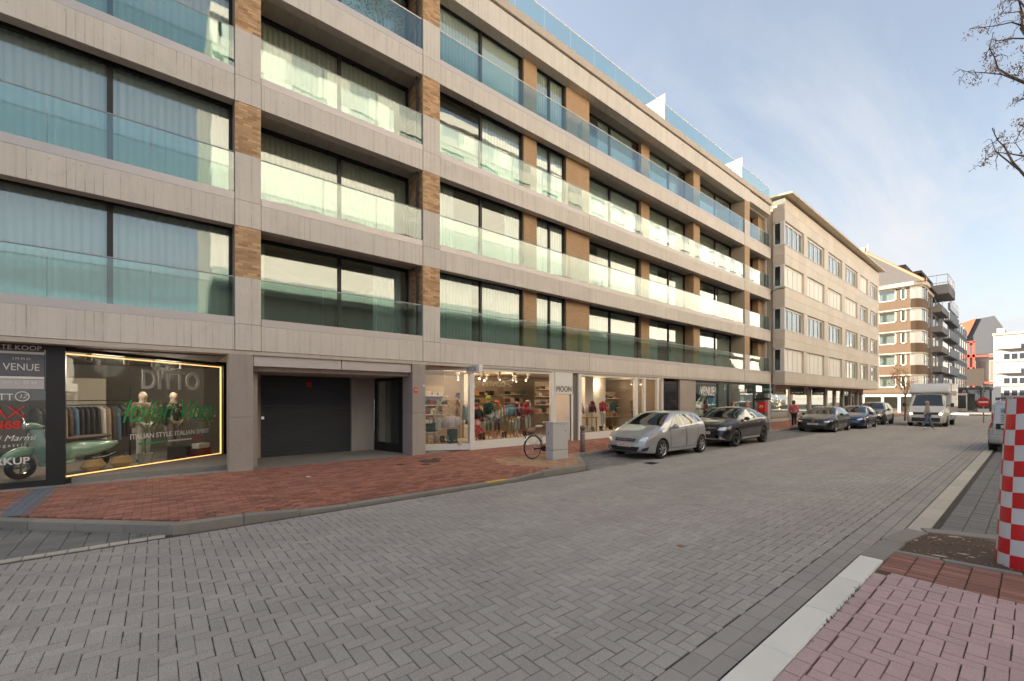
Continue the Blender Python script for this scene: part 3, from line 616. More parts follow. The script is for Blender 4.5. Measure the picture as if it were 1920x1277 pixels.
for y in (21.0, 30.6):
    d_ = MB().box(-14.6, FX-.2, y-.02, y+.02, 18.2, 18.28).box(-12.66, FX-.2, y-.025, y+.025, 16.5, 18.2).build('terrace_screen', 'white_paint', B)
    MB().box(-14.5, -12.68, y-.01, y+.01, 16.7, 18.18).build('screen_panel', 'white_plastic', d_)
# body: end walls, back
box('end_wall', 'smooth_concrete', B, -24.2, -12.75, YE-.015, YE+.2, 0, 15.4)
box('end_wall', 'smooth_concrete', B, -24.2, -12.6, YS-.2, YS, 0, 15.4)
box('rear_wall', 'far_white', B, -24.5, -24.2, YS-.2, YE+.2, 0, 16.3)
# ---------------- ground floor
CH = 2.98
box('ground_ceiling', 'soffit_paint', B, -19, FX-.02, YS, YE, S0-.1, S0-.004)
def col_(y0, y1, x0, x1, nm='column'):
    box(nm, 'smooth_concrete', B, x0, x1, y0, y1, PZ-.05, 1.45); box(nm, 'smooth_concrete', B, x0, x1, y0, y1, 1.457, S0-.1)
mat_concrete('column_stone', (.40, .35, .31), False)
for (y0, y1, x0, x1) in ((1.33, 1.83, -12.9, -12.42), (6.17, 6.62, -13.13, -12.42), (22.35, 24.1, -13.3, -12.5)):
    for (za, zb) in ((PZ-.05, 1.45), (1.457, S0-.1)): box('column', 'column_stone', B, x0, x1, y0, y1, za, zb)
# garage
GX = -14.75
for (y0, y1) in ((2.0, 2.37), (5.07, 5.85)):
    for (za, zb) in ((0, 1.45), (1.456, 3.0)): box('wall_stone', 'column_stone', B, GX-.3, GX, y0, y1, za, zb)
box('side_wall', 'column_stone', B, GX-.3, -12.9, 1.83, 2.0, 0, 3.0)
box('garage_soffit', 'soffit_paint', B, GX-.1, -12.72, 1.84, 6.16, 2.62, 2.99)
for a, b in ((1.85, 4.0), (4.02, 6.15)): box('lintel_panel', 'trim_metal', B, -12.7, -12.48, a, b, 2.73, 3.0)
gd = MB().box(GX-.3, GX-.16, 2.37, 5.07, 0, 2.7).build('garage_door', 'garage', B)
g = [(GX-.15, 3.72, .17+i*.108, .018, 1.34, .0515, 0, .5) for i in range(23)]
for b in g: MB().box(b[0]-.018, b[0]+.014, 2.375, 5.065, b[2]-.051, b[2]+.051).build('slat', 'garage', gd, bevel=.006)
MB().lathe([(.055, 0), (.05, .06), (.0, .075)], (GX-.12, 3.75, 2.37), 'x', 14).box(GX-.16, GX-.1, 3.68, 3.83, 2.29, 2.46).build('warning_lamp', 'red_paint', gd)
# glass entrance door next to the garage
dd = thing_ = MB()
p0, p1 = (-14.72, 5.86), (-13.14, 6.17)
dv = (Vector(p1)-Vector(p0)); dl = dv.length; du = dv.normalized()
def dp(f): q = Vector(p0)+dv*f; return (q.x, q.y)
ed = MB().wall(dp(0), dp(.1), .07, PZ-.02, 2.62).wall(dp(.86), dp(1), .07, PZ-.02, 2.62).wall(dp(.1), dp(.86), .07, 2.5, 2.62).wall(dp(.1), dp(.86), .07, PZ-.02, .42).build('entrance_door', 'dark_frame', B)
MB().wall(dp(.1), dp(.86), .02, .42, 2.5).build('pane', 'pane_glass', ed)
q = dp(.06); MB().tube([(q[0]+.03, q[1]-.08, .8), (q[0]+.03, q[1]-.08, 1.9)], .014).build('door_handle', 'steel', ed)
box('hall_wall', 'interior_dark', B, -15.6, -13.35, 6.62, 6.7, 0, 3)
sg = MB().box(FX-.015, FX-.002, 6.22, 6.34, 2.1, 2.26).build('hydrant_sign', 'red_letter', B); text('H', .13, (FX+.003, 6.28, 2.18), R(90), 'white_paint', sg)
for (x, y, z) in ((-12.41, 1.99+.05, 1.42), (-12.405, 6.55, 2.32)): MB().box(x-.012, x+.004, y-.03, y+.03, z-.035, z+.035).build('number_plate', 'white_paint', B)

# ---------------- DITTO shop
SX = -12.85
P0, P1 = Vector((-12.88, -1.5)), Vector((-15.62, 1.6)); dv = (P1-P0); DL = dv.length; DU = dv.normalized(); DN = Vector((-DU.y, DU.x)) ; DA = math.atan2(DU.y, DU.x)
def D2(f, off=0): q = P0+DU*(DL*f)+(-DN)*off; return (q.x, q.y)   # off>0 towards the street
shop1 = MB().box(SX-.1, SX, -7, -1.75, S0-.2, S0-.1).box(SX-.1, SX, -7, -1.75, PZ-.02, .24).box(SX-.14, SX+.01, -1.78, -1.5, PZ-.02, S0-.1).build('shop_window', 'dark_frame', B)
MB().box(SX-.06, SX-.05, -7, -1.76, .24, S0-.2).build('pane', 'shop_glass', shop1)
shop2 = MB().wall(D2(0), D2(1), .1, S0-.2, S0-.1).wall(D2(0), D2(1), .1, PZ-.02, .24).wall(D2(.975), D2(1), .1, .24, S0-.2).build('shop_window', 'dark_frame', B)
MB().wall(D2(.0), D2(.975), .012, .24, S0-.2).build('pane', 'shop_glass', shop2)
MB().wall(D2(.01, -.06), D2(.97, -.06), .02, 2.84, 2.865).wall(D2(.01, -.06), D2(.97, -.06), .02, .255, .275).wall(D2(.962, -.06), D2(.97, -.06), .02, .275, 2.84).build('led_strip', 'led', shop2)
def onD(f, z, off=.012): x, y = D2(f, off); return (x, y, z)
text('DITTO', .68, onD(.575, 2.36), DA, 'light_letter', shop2, bold=.008, sx=.80)
text('Italian Vibes', .80, onD(.57, 1.58), DA, 'green_letter', shop2, shear=.5, bold=-.004, sx=.66)
text('ITALIAN STYLE. ITALIAN SPIRIT', .175, onD(.58, .98), DA, 'light_letter', shop2, bold=.003, sx=.92)
for (a, b, m_) in ((.36, .545, 'green_letter'), (.545, .71, 'light_letter'), (.71, .80, 'red_letter')): MB().wall(D2(a, .012), D2(b, .012), .006, .78, .82).build('flag_stripe', m_, shop2)
xx = SX+.002
pn = MB().box(xx-.03, xx-.02, -2.42, -1.8, 2.1, 2.98).build('estate_poster', 'garage', shop1); M('poster_grey', (.12, .12, .14), .5)
for (z0, z1, m_) in ((2.86, 2.98, 'interior_dark'), (2.80, 2.85, 'white_paint'), (2.36, 2.80, 'poster_grey'), (2.30, 2.35, 'white_paint'), (2.1, 2.29, 'trim_metal')): MB().box(xx-.02, xx-.012, -2.42, -1.8, z0, z1).build('poster_band', m_, shop1)
text('VENUE', .2, (xx, -2.11, 2.53), R(90), 'white_paint', shop1, sx=.8); text('I M M O', .07, (xx, -2.11, 2.7), R(90), 'light_letter', shop1)
text('TE KOOP', .13, (xx, -2.11, 2.92), R(90), 'light_letter', shop1); text('050 61 49 49', .085, (xx, -2.13, 2.22), R(90), 'white_paint', shop1)
text('ETT', .19, (xx, -2.215, 1.93), R(90), 'white_paint', shop1, align='RIGHT', sx=.9)
MB().add(*(lambda n: ([(xx, -2.1+r_*math.cos(2*PI*k/n), 1.95+r_*math.sin(2*PI*k/n)) for r_ in (.1, .085) for k in range(n)], [(k, (k+1) % n, n+(k+1) % n, n+k) for k in range(n)]))(24)).build('round_mark', 'white_paint', shop1); text('12', .11, (xx, -2.1, 1.95), R(90), 'white_paint', shop1, shear=.3)
text('X', .34, (xx, -2.18, 1.62), R(90), 'red_letter', shop1, sx=1.1, bold=-.004); text('A', .34, (xx, -2.42, 1.62), R(90), 'red_letter', shop1, sx=1.1, bold=-.004)
text('IN68', .22, (xx, -2.12, 1.38), R(90), 'red_letter', shop1, align='RIGHT', bold=.008)
text('dei Marmi', .16, (xx, -1.93, 1.12), R(93), 'white_paint', shop1, align='RIGHT', shear=.35); text('u g a t t i', .09, (xx, -2.1, .98), R(90), 'white_paint', shop1, align='RIGHT')
text('RKUP', .19, (xx, -2.0, .66), R(90), 'white_paint', shop1, align='RIGHT', bold=.004)
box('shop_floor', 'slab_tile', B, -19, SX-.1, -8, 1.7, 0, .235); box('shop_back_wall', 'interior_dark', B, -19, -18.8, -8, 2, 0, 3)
MB().prism([(-15.75, 1.78), (-18.8, 1.78), (-18.8, 1.9), (-15.75, 1.9)], .1, 3).build('shop_side_wall', 'shop_wall', B)
MB().wall((-15.72, 1.66), (-15.72, 1.85), .05, .1, 3).build('shop_wall_edge', 'shop_wall', B)
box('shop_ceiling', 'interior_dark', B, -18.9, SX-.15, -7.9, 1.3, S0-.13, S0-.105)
mb = MB().box(-18.7, -18.6, -3.5, -1.8, .3, 2.1); 
box('shop_picture_wall', 'cream', B, -17.6, -17.5, -2.4, -1.2, 1.5, 2.5)
box('counter', 'wood', B, -17.0, -16.3, -5.2, -4.0, .24, 1.15)

# ---------------- clothing shop (right)
MX = -12.47
c1, c0 = (-12.45, 8.36), (-13.3, 6.66)
shop3 = MB().wall(c0, c1, .1, .14, .36).wall(c0, c1, .1, S0-.22, S0-.1).box(MX-.1, MX+.05, 8.34, 8.52, .12, S0-.1).box(MX-.1, MX, 8.5, 12.3, .12, .42).box(MX-.1, MX, 8.5, 12.3, S0-.2, S0-.1).box(MX-.1, MX+.02, 12.3, 12.48, .12, S0-.1).build('shop_window', 'white_paint', B)
MB().wall(c0, c1, .012, .36, S0-.22).build('pane', 'shop_glass', shop3); MB().box(MX-.055, MX-.045, 8.52, 12.3, .42, S0-.2).build('pane', 'shop_glass', shop3)
ds = MB().box(MX-.06, MX+.04, 12.5, 13.55, 2.1, S0-.1).box(MX-.02, MX+.03, 12.48, 12.56, .12, 2.1).box(MX-.02, MX+.03, 13.5, 13.6, .12, 2.1).build('shop_doorway', 'white_paint', B)
text('MOON', .34, (MX+.05, 13.02, 2.3), R(90), 'dark_letter', ds, sx=.85, bold=.0)
MB().box(MX-.9, MX-.05, 13.42, 13.47, .14, 2.1).build('door_leaf', 'white_paint', ds)
box('dark_gap_fill', 'interior_dark', B, MX-.3, MX-.05, 13.62, 13.95, .12, S0-.1)  # added dark box standing in for the dark gap beside the doorway
shop4 = MB().box(MX-.1, MX, 14.0, 18.1, .12, .42).box(MX-.1, MX, 14.0, 20.35, S0-.2, S0-.1)
for (a, b) in ((13.95, 14.15), (18.05, 18.3), (18.8, 18.98), (20.0, 20.2), (20.5, 20.6)): shop4.box(MX-.1, MX+.02, a, b, .12, S0-.1)
shop4 = shop4.build('shop_window', 'white_paint', B)
MB().box(MX-.055, MX-.045, 14.15, 18.05, .42, S0-.2).build('pane', 'shop_glass', shop4); MB().box(MX-.055, MX-.045, 18.3, 20.5, .2, S0-.2).build('pane', 'shop_glass', shop4)
MB().prism([(-17, 6.8), (-13.32, 6.8), (MX-.15, 8.45), (MX-.11, 8.5), (MX-.11, 20.6), (-17, 20.6)], 0, .3).build('shop_floor', 'wood_floor', B); box('display_floor', 'cream', B, -13.9, MX-.11, 8.0, 12.3, .3, .4); box('display_floor', 'cream', B, -13.9, MX-.11, 14.1, 18.0, .3, .4)
box('shop_back_wall', 'shop_wall', B, -17.2, -17.0, 6.7, 20.6, 0, 3); box('shop_side_wall', 'white_paint', B, -17.2, -13.34, 6.71, 6.8, 0, 3); box('shop_side_wall', 'shop_wall', B, -17.2, -12.6, 20.6, 20.7, 0, 3)
box('shop_ceiling', 'shop_wall', B, -17, MX-.15, 7.4, 20.5, S0-.13, S0-.105)
for (a, b, x) in ((15.7, 16.3, -13.6), (16.6, 17.6, -13.9), (9.9, 10.4, -15.2)): box('shop_pillar', 'white_paint', B, x-.3, x, a, b, .3, 2.95)
dr = box('house_door', 'dark_frame', B, MX-.2, MX-.12, 20.75, 22.3, .12, 2.85); MB().box(MX-.11, MX-.1, 20.95, 22.1, .3, 2.7).build('pane', 'window_dark', dr)
# light boxes
sb = thing('shop_sign', 'white box sign reading MOON sticking out above the clothing shop corner post', 'sign', (-12.05, 8.27, 2.9))
MB().box(-.37, .36, -.08, .08, -.14, .14).build('sign_box', 'white_paint', sb, bevel=.005); text('MOON', .24, (-.07, -.084, 0), 0, 'dark_letter', sb, sx=.72)
sb = thing('shop_sign', 'dark green hanging sign reading VENUE at the far end of the building', 'sign', (-12.05, 33.5, 2.62))
MB().box(-.38, .38, -.06, .06, -.34, .34).build('sign_box', 'green_shop', sb, bevel=.005); text('VENUE', .24, (0, -.064, -.06), 0, 'white_paint', sb, sx=.8)
# estate agency
EX = -12.6
shop5 = MB().box(EX-.1, EX, 24.15, 34.6, S0-.25, S0-.1).box(EX-.1, EX, 24.15, 34.6, .12, .3)
for (a, b) in ((27.1, 27.9), (28.6, 28.95), (32.6, 32.8), (34.3, 34.9)): shop5.box(EX-.12, EX+.02, a, b, .12, S0-.1)
shop5 = shop5.build('shop_window', 'green_shop', B); MB().box(EX-.06, EX-.05, 24.15, 34.3, .3, S0-.25).build('pane', 'pane_glass', shop5)
text('VENUE', .8, (EX+.01, 25.7, 2.35), R(90), 'light_letter', shop5, sx=.72); text('VENUE', .5, (EX+.01, 30.8, 2.4), R(90), 'light_letter', shop5, sx=.7)
box('shop_floor', 'slab_tile', B, -18, EX-.12, 24.2, 34.9, 0, .25); box('shop_back_wall', 'green_shop', B, -16, -15.8, 24.2, 34.9, 0, 3); box('shop_side_wall', 'green_shop', B, -16, EX-.2, 24.1, 24.2, 0, 3)
M('grass_print', (.10, .35, .04), .5); M('sky_print', (.10, .35, .55), .5)
for (a, z0, z1) in ((24.35, 1.35, 1.75), (24.35, .85, 1.25), (24.9, 1.35, 1.75), (24.9, .85, 1.25), (29.2, 1.2, 1.6), (29.9, 1.2, 1.6), (30.6, 1.7, 2.1)): MB().box(EX-.12, EX-.1, a, a+.5, z0, z1).build('listing_card', 'light_letter', shop5)
tv = MB().box(EX-.16, EX-.11, 25.9, 27.0, .75, 2.0).build('display_screen', 'black', shop5)
for (z0, z1, m_) in ((1.45, 1.97, 'sky_print'), (1.15, 1.45, 'grass_print'), (.78, 1.15, 'green_shop')): MB().box(EX-.108, EX-.1, 25.93, 26.97, z0, z1).build('screen_image', m_, tv)

# ================================================================ OPPOSITE ROW (seen reflected in the glass, lights the street)
M('opposite_wall', (.43, .405, .355), .8, var=.06, vs=.5); M('opposite_band', (.39, .37, .33), .8, var=.06, vs=.5)
O = thing('apartment_building', 'cream apartment building across the street, seen reflected in the balcony glass', 'building', (0, 0, 0))
OX = 8.0
for k in range(7):
    z0 = .0 if k == 0 else 3.2+2.95*(k-1); z1 = z0+(2.0 if k == 0 else 1.15)
    box('spandrel', 'opposite_wall' if k % 2 else 'opposite_band', O, OX, OX+.4, 2.6, 90, 3.2+2.95*(k-1)+1.2 if k else 2.75, 3.2+2.95*k if k else 3.2)
for k in range(9):
    zb = 3.2+2.95*(k-1); 
    if k == 0: box('shop_glazing', 'window_dark', O, OX+.2, OX+.5, 2.6, 90, .1, 2.75); continue
    box('spandrel', 'opposite_band', O, OX-.9 if k % 2 else OX, OX+.3, 2.6, 90, zb, zb+1.2)
    for i in range(22):
        y = 3.2+i*4; box('window', M('opposite_window', (.26, .27, .26), .25, var=.2, vs=.3), O, OX+.15, OX+.3, y, y+2.3, zb+1.2, zb+2.95-.0)
        box('wall', 'opposite_wall', O, OX+.02, OX+.35, y+2.3, y+4, zb+1.2, zb+2.95)
box('parapet', 'opposite_band', O, OX-.2, OX+12, 2.6, 90, 26.8, 27.5); box('side_wall', 'opposite_wall', O, OX+.36, OX+12, 2.6, 3.0, 0, 26.8)

# ================================================================ BUILDING 2
B2 = thing('office_building', 'beige panelled building with grey white window strips just beyond the brick piers', 'building')
X2 = -11.6; Y2a, Y2b = 35.35, 65.3
rowsZ = [(3.92, 5.64), (6.99, 8.64), (10.16, 11.78), (13.24, 14.96)]
colsY = [(35.45, 39.5), (40.3, 44.7), (45.8, 50.1), (51.2, 55.7), (56.8, 60.0), (61.15, 64.5)]
box('core', 'cream', B2, -24, X2-.35, Y2a+.15, Y2b, 3.05, 16.6)
g = []
bands = [(3.07, 3.92)]+[(rowsZ[i][1], rowsZ[i+1][0]) for i in range(3)]+[(14.96, 16.6)]
for (za, zb) in bands:
    nr = 2 if zb-za > 1.2 else 1; hz = (zb-za)/nr
    for r_ in range(nr):
        for i in range(20):
            a = Y2a+(Y2b-Y2a)*i/20; b = Y2a+(Y2b-Y2a)*(i+1)/20; g.append((X2-.1, (a+b)/2, za+hz*(r_+.5), .1, (b-a)/2-.006, hz/2-.006, 0, rng.random()))
        g.append((-12.05, Y2a+.05, za+hz*(r_+.5), .34, .05, hz/2-.006, 0, rng.random()))
        g.append((-12.1, Y2b+.04, za+hz*(r_+.5), .4, .05, hz/2-.006, 0, rng.random()))
for (za, zb) in rowsZ:
    for (a, b) in zip([c[1] for c in colsY], [c[0] for c in colsY[1:]]+[Y2b]): g.append((X2-.12, (a+b)/2, (za+zb)/2, .12, (b-a)/2-.004, (zb-za)/2-.006, 0, rng.random()))
pieces('cladding_panel', 'cladding_panels', g, 'cladding_panel', B2, nind=290)
for ri, (za, zb) in enumerate(rowsZ):
    for ci, (a, b) in enumerate(colsY):
        x = X2-.14; n = 4 if b-a > 4 else 3
        mu = tuple(a+(b-a)*(i+1)/n for i in range(n-1)); fr = window(B2, x, a, b, za, zb, mu, None, fw=.09, fm='white_paint')
        blind = (ri in (0, 2) and ci < (3 if ri == 0 else 4)) or (ri == 3 and ci == 4)
        if blind: [MB().box(x-.045, x-.02, a+(b-a)*q/n+.1, a+(b-a)*(q+1)/n-.08, za+.1, zb-.1).build('blind', 'blind', fr) for q in range(n)]
        else: curtain(fr, x-.25, a+.1, b-.1, za, zb, Cw, .05, .35)
    fr = MB().box(-12.36, X2-.2, Y2a+.02, Y2a+.08, za, za+.09).box(-12.36, X2-.2, Y2a+.02, Y2a+.08, zb-.09, zb).box(-12.36, -12.27, Y2a+.02, Y2a+.08, za, zb).box(X2-.3, X2-.02, Y2a+.0, Y2a+.1, za, zb).build('window', 'white_paint', B2)
    MB().box(-12.27, X2-.3, Y2a+.05, Y2a+.06, za, zb).build('pane', 'window_dark', fr)
    box('ledge', 'trim_metal', B2, X2-.1, X2+.03, Y2a, Y2b, za-.06, za)
ev = MB().add([(-11.05, Y2a-.15, 16.72), (-11.05, Y2b+.3, 16.72), (-24, Y2b+.3, 18.0), (-24, Y2a-.15, 18.0), (-11.05, Y2a-.15, 16.86), (-11.05, Y2b+.3, 16.86), (-24, Y2b+.3, 18.2), (-24, Y2a-.15, 18.2)], [(0, 3, 2, 1), (4, 5, 6, 7), (0, 1, 5, 4), (1, 2, 6, 5), (2, 3, 7, 6), (3, 0, 4, 7)]).build('eaves', 'cream', B2)
box('ground_soffit', 'soffit_paint', B2, -13.2, X2-.01, Y2a, Y2b, 2.95, 3.06)
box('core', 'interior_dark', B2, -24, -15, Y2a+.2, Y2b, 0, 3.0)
y = 35.8; i = 0
while y < 64:
    L_ = 4.2 if i < 3 else 2.4
    fr = MB().box(-12.9, -12.7, y-.5, y, .12, 2.95).box(-12.85, -12.78, y, y+L_, 2.7, 2.95).box(-12.85, -12.78, y, y+L_, .12, .35).build('shop_window', 'column_stone' if i > 1 else 'trim_metal', B2)
    MB().box(-12.82, -12.81, y, y+L_, .35, 2.7).build('pane', 'pane_glass', fr)
    box('shop_partition', ['shop_wall', 'interior_wall', 'green_shop'][i % 3], B2, -15, -13, y+L_+.1, y+L_+.15, 0, 2.95); y += L_+.5; i += 1
box('shop_back_wall', 'shop_wall', B2, -14.9, -14.8, Y2a+.2, Y2b, .1, 2.95)
for (y, nm, lb) in ((39.8, 1, 'dark flat sign on the ground floor of the panelled building'), (45.2, 2, 'black box sign hanging out before the far shopfronts of the panelled building')):
    s = thing('shop_sign', lb, 'sign', (-12.15, y, 2.55)); MB().box(-.5, .5, -.05, .05, -.3, .3).build('sign_box', 'black', s); marks(.8, .12, (0, -.054, -.14), 0, 'light_letter' if nm == 2 else 'trim_metal', s, nm)
for (y, z) in ((37.2, 1.3), (38.0, 1.9), (46.8, 1.6), (47.4, 1.6)): box('poster', 'light_letter', B2, -12.99, -12.98, y, y+.5, z, z+.6)
# light chain in the first far shop
mb = MB()
for j in range(40): mb.ball((-13.2, 36+random.random()*3.5, 1.0+random.random()*1.4), .025, 5, 4)
mb.build('string_lights', 'lamp_glow', B2)

# ================================================================ BUILDING 3 (brown bands)
B3 = thing('apartment_building', 'corner apartment building with brown curved bands and white windows beyond the side street', 'building')
arc = [(-26, 80), (-10.9, 80), (-10.45, 80.15), (-10.1, 80.5), (-9.85, 81.1), (-9.7, 82.2), (-9.7, 84.2)]
def band3(name, mat, z0, z1, off, par=B3):
    pts = [(x+(off if x > -11 else 0), y-off) for x, y in arc]; pts2 = pts+[(-26, 84.2)]
    return MB().prism(pts2, z0, z1).build(name, mat, par)
for k in range(5):
    zt = 17.35-3.05*k; zb = zt-1.65
    band3('brown_band', 'far_brown_brick', zb-1.4 if k < 4 else 2.75, zb, .08)
    band3('sill_band', 'cream', zt-.02, zt+.13, .14)
    band3('core', 'interior_dark', zb, zt-.02, -.5)
    for (a, b, typ) in ((-20.5, -16.6, 'w'), (-16.2, -12.35, 'w'), (-12.3, -11.95, 'b'), (-11.92, -11.3, 'n'), (-11.27, -10.92, 'b')):
        if typ == 'b': box('brown_panel', 'far_brown_brick', B3, a, b, 80.02, 80.5, zb, zt-.02); continue
        n = 2 if typ == 'w' else 1
        mb = MB().box(a, b, 80.05, 80.15, zb, zb+.12).box(a, b, 80.05, 80.15, zt-.14, zt-.02).box(a, a+.14, 80.05, 80.15, zb, zt-.02).box(b-.14, b, 80.05, 80.15, zb, zt-.02)
        for i in range(1, n): mb.box(a+(b-a)*i/n-.09, a+(b-a)*i/n+.09, 80.05, 80.15, zb, zt-.02)
        fr = mb.build('window', 'white_paint', B3); MB().box(a+.1, b-.1, 80.1, 80.11, zb+.1, zt-.1).build('pane', 'pane_glass', fr)
        MB().box(a+.2, b-.2, 80.35, 80.36, zb+.1, zt-.1).build('net_curtain', 'curtain', fr)
    pts = arc[1:]
    for j, (p, q) in enumerate(zip(pts, pts[1:])):
        m_ = 'white_paint' if j < 3 else 'pane_glass'
        pw = MB().wall(p, q, .1, zb, zt-.02).build('corner_panel', m_, B3)
        if j >= 3: MB().wall(q, (q[0]-.02, q[1]-.12), .08, zb, zt-.02).wall(p, ((p[0]+q[0])/2, (p[1]+q[1])/2), .04, zb, zb+.1).build('corner_frame', 'white_paint', B3)
band3('cornice', 'cream', 17.48, 18.0, .4)
# set-back bay with white windows
box('bay_wall', 'cream', B3, -14, -10.5, 84.2, 91, 0, 17.4)
for k in range(5):
    zb = 15.7-3.05*k
    box('brown_band', 'far_brown_brick', B3, -11, -10.1, 84.4, 90.8, zb-1.4, zb)
    fr = box('window', 'white_paint', B3, -10.6, -10.2, 84.5, 90.6, zb, zb+1.6)
    for (a, b) in ((84.9, 87.2), (87.6, 90.2)): MB().box(-10.21, -10.19, a, b, zb+.15, zb+1.45).build('pane', 'window_dark', fr)
box('cornice', 'cream', B3, -14, -9.7, 84.2, 91, 17.3, 17.7)
# roof
e0, e1, ap, ap2 = (-27, 79.4, 17.9), (-9.4, 79.6, 17.9), (-17.2, 87.5, 25.4), (-17.2, 100, 25.4)
rfm = MB().add([e0, e1, ap, (-27, 87.5, 25.4)], [(0, 1, 2, 3)]).add([e1, (-9.4, 100, 17.9), ap2, ap], [(0, 1, 2, 3)]).add([(-27, 87.5, 25.4), ap, ap2, (-27, 100, 25.4)], [(0, 1, 2, 3)])
rfo = rfm.build('roof', 'roof_grey', B3); MB().tube([e1, ap], .17, 8).build('ridge_tiles', 'roof_orange', rfo); MB().tube([ap, (-27, 87.5, 25.4)], .17, 8).build('ridge_tiles', 'roof_orange', rfo)
MB().box(-18.4, -17.3, 87.3, 88.3, 25, 26.2).box(-17.0, -16.8, 87.4, 87.6, 25, 26.6).build('chimney', 'smooth_concrete', rfo)
# ground floor
gf = MB().box(-25, -10.2, 80.2, 80.5, 2.2, 2.75)
for x in (-25, -21.5, -18.2, -16.2, -14.0, -12.2, -10.5): gf.box(x, x+.28, 80.2, 80.5, 0, 2.2)
gf = gf.build('shopfront', 'white_paint', B3); MB().box(-25, -10.2, 80.4, 80.42, .1, 2.2).build('pane', 'pane_glass', gf); box('core', 'shop_wall', B3, -25, -10.4, 82, 84, 0, 2.7)
# grey building with balconies, further down
B4 = thing('apartment_building', 'grey apartment building with stacked balconies further down the left side', 'building')
box('wall', 'far_grey', B4, -24, -10.0, 91, 118, 0, 17.8)
for k in range(6):
    zb = .35+3.05*k+2.6
    if k < 5:
        s = box('balcony_slab', 'far_grey', B4, -10.0, -8.9, 91.5, 100, zb, zb+.9); MB().box(-8.92, -8.86, 92, 97.5, zb+.9, zb+1.6).build('balcony_glass', 'balcony_glass', s)
        s = box('balcony_slab', 'far_white', B4, -10.0, -9.1, 104, 117, zb+.1, zb+.3); MB().box(-9.15, -9.05, 104, 117, zb+.3, zb+1.55).build('balcony_front', 'far_white', s)
        for y in (105, 108.5, 112, 114.5): box('window', 'window_dark', B4, -10.01, -9.98, y, y+2.2, zb+.5, zb+2.6)
        for y in (92.5, 96): box('window', 'window_dark', B4, -10.01, -9.98, y, y+2, zb+.9, zb+2.7)
box('rooftop_box', 'roof_grey', B4, -20, -13.2, 93, 103, 17.8, 23.6); box('rooftop_cap', 'roof_grey', B4, -20, -11.2, 92, 104, 21.6, 22.0)
s = box('roof_balcony', 'far_grey', B4, -13, -8.2, 92, 100, 17.9, 19.3); rl = MB()
for (a, b) in (((-8.3, 92.1), (-8.3, 99.9)), ((-13, 92.1), (-8.3, 92.1))):
    for z in (19.6, 20.8): rl.tube([(*a, z), (*b, z)], .05, 6)
    for i in range(5): f = i/4; rl.tube([(a[0]+(b[0]-a[0])*f, a[1]+(b[1]-a[1])*f, 19.3), (a[0]+(b[0]-a[0])*f, a[1]+(b[1]-a[1])*f, 20.8)], .05, 6)
rl.build('railing', 'rail_metal', s)
rl = MB(); 
for i in range(14): rl.tube([(-9.2, 104+i, 17.8), (-9.2, 104+i, 19.2)], .04, 5)
rl.tube([(-9.2, 104, 19.2), (-9.2, 117, 19.2)], .05, 5).box(-9.4, -9.1, 104, 117, 17.2, 18.3).build('roof_railing', 'rail_metal', B4)
B5 = thing('apartment_building', 'grey building with rows of white framed windows at the far left of the street', 'building')
box('wall', 'far_grey', B5, -24, -9.9, 118.1, 144, 0, 17.3)
for k in range(5):
    for i in range(6):
        y = 119+i*4.2; zb = 4.3+2.85*k; fr = box('window', 'white_paint', B5, -9.95, -9.82, y, y+2.6, zb-.1, zb+1.75); MB().box(-9.83, -9.8, y+.25, y+2.3, zb+.1, zb+1.6).build('pane', 'window_dark', fr)
rl = MB(); [rl.box(-11, -9.9, 119+i*5, 120+i*5, 17.3, 17.9) for i in range(5)]; rl.build('roof_vents', 'far_white', B5)
# dark gable
B6 = thing('gabled_building', 'dark slate gabled building with orange roof slope closing the street', 'building')
Z0g = 16.5
pts = [(-13.5, 0), (-13.5, 19.5), (-11.2, 25.9), (-7.5, 26.4), (-1.0, 12.5), (-1.0, 0)]
gm = MB(); n = len(pts); gm.add([(x, 190, z) for x, z in pts]+[(x, 214, z) for x, z in pts], [tuple(range(n)), tuple(range(n, 2*n))[::-1]]+[(i, n+i, n+(i+1) % n, (i+1) % n) for i in range(n)]); gm.build('gable_wall', 'slate_wall', B6)
MB().add([(-20.5, 189.6, 18.8), (-13.4, 189.6, 19.6), (-11.1, 189.6, 26.1), (-16.5, 189.6, 24.2), (-20.5, 205, 18.8), (-13.4, 205, 19.6), (-11.1, 205, 26.1), (-16.5, 205, 24.2)], [(0, 1, 2, 3), (7, 6, 5, 4), (0, 4, 5, 1), (1, 5, 6, 2), (2, 6, 7, 3), (3, 7, 4, 0)]).build('roof_slope', 'roof_orange', B6)
box('chimney', 'white_paint', B6, -17, -15.5, 188.5, 189.5, 19.5, 22)
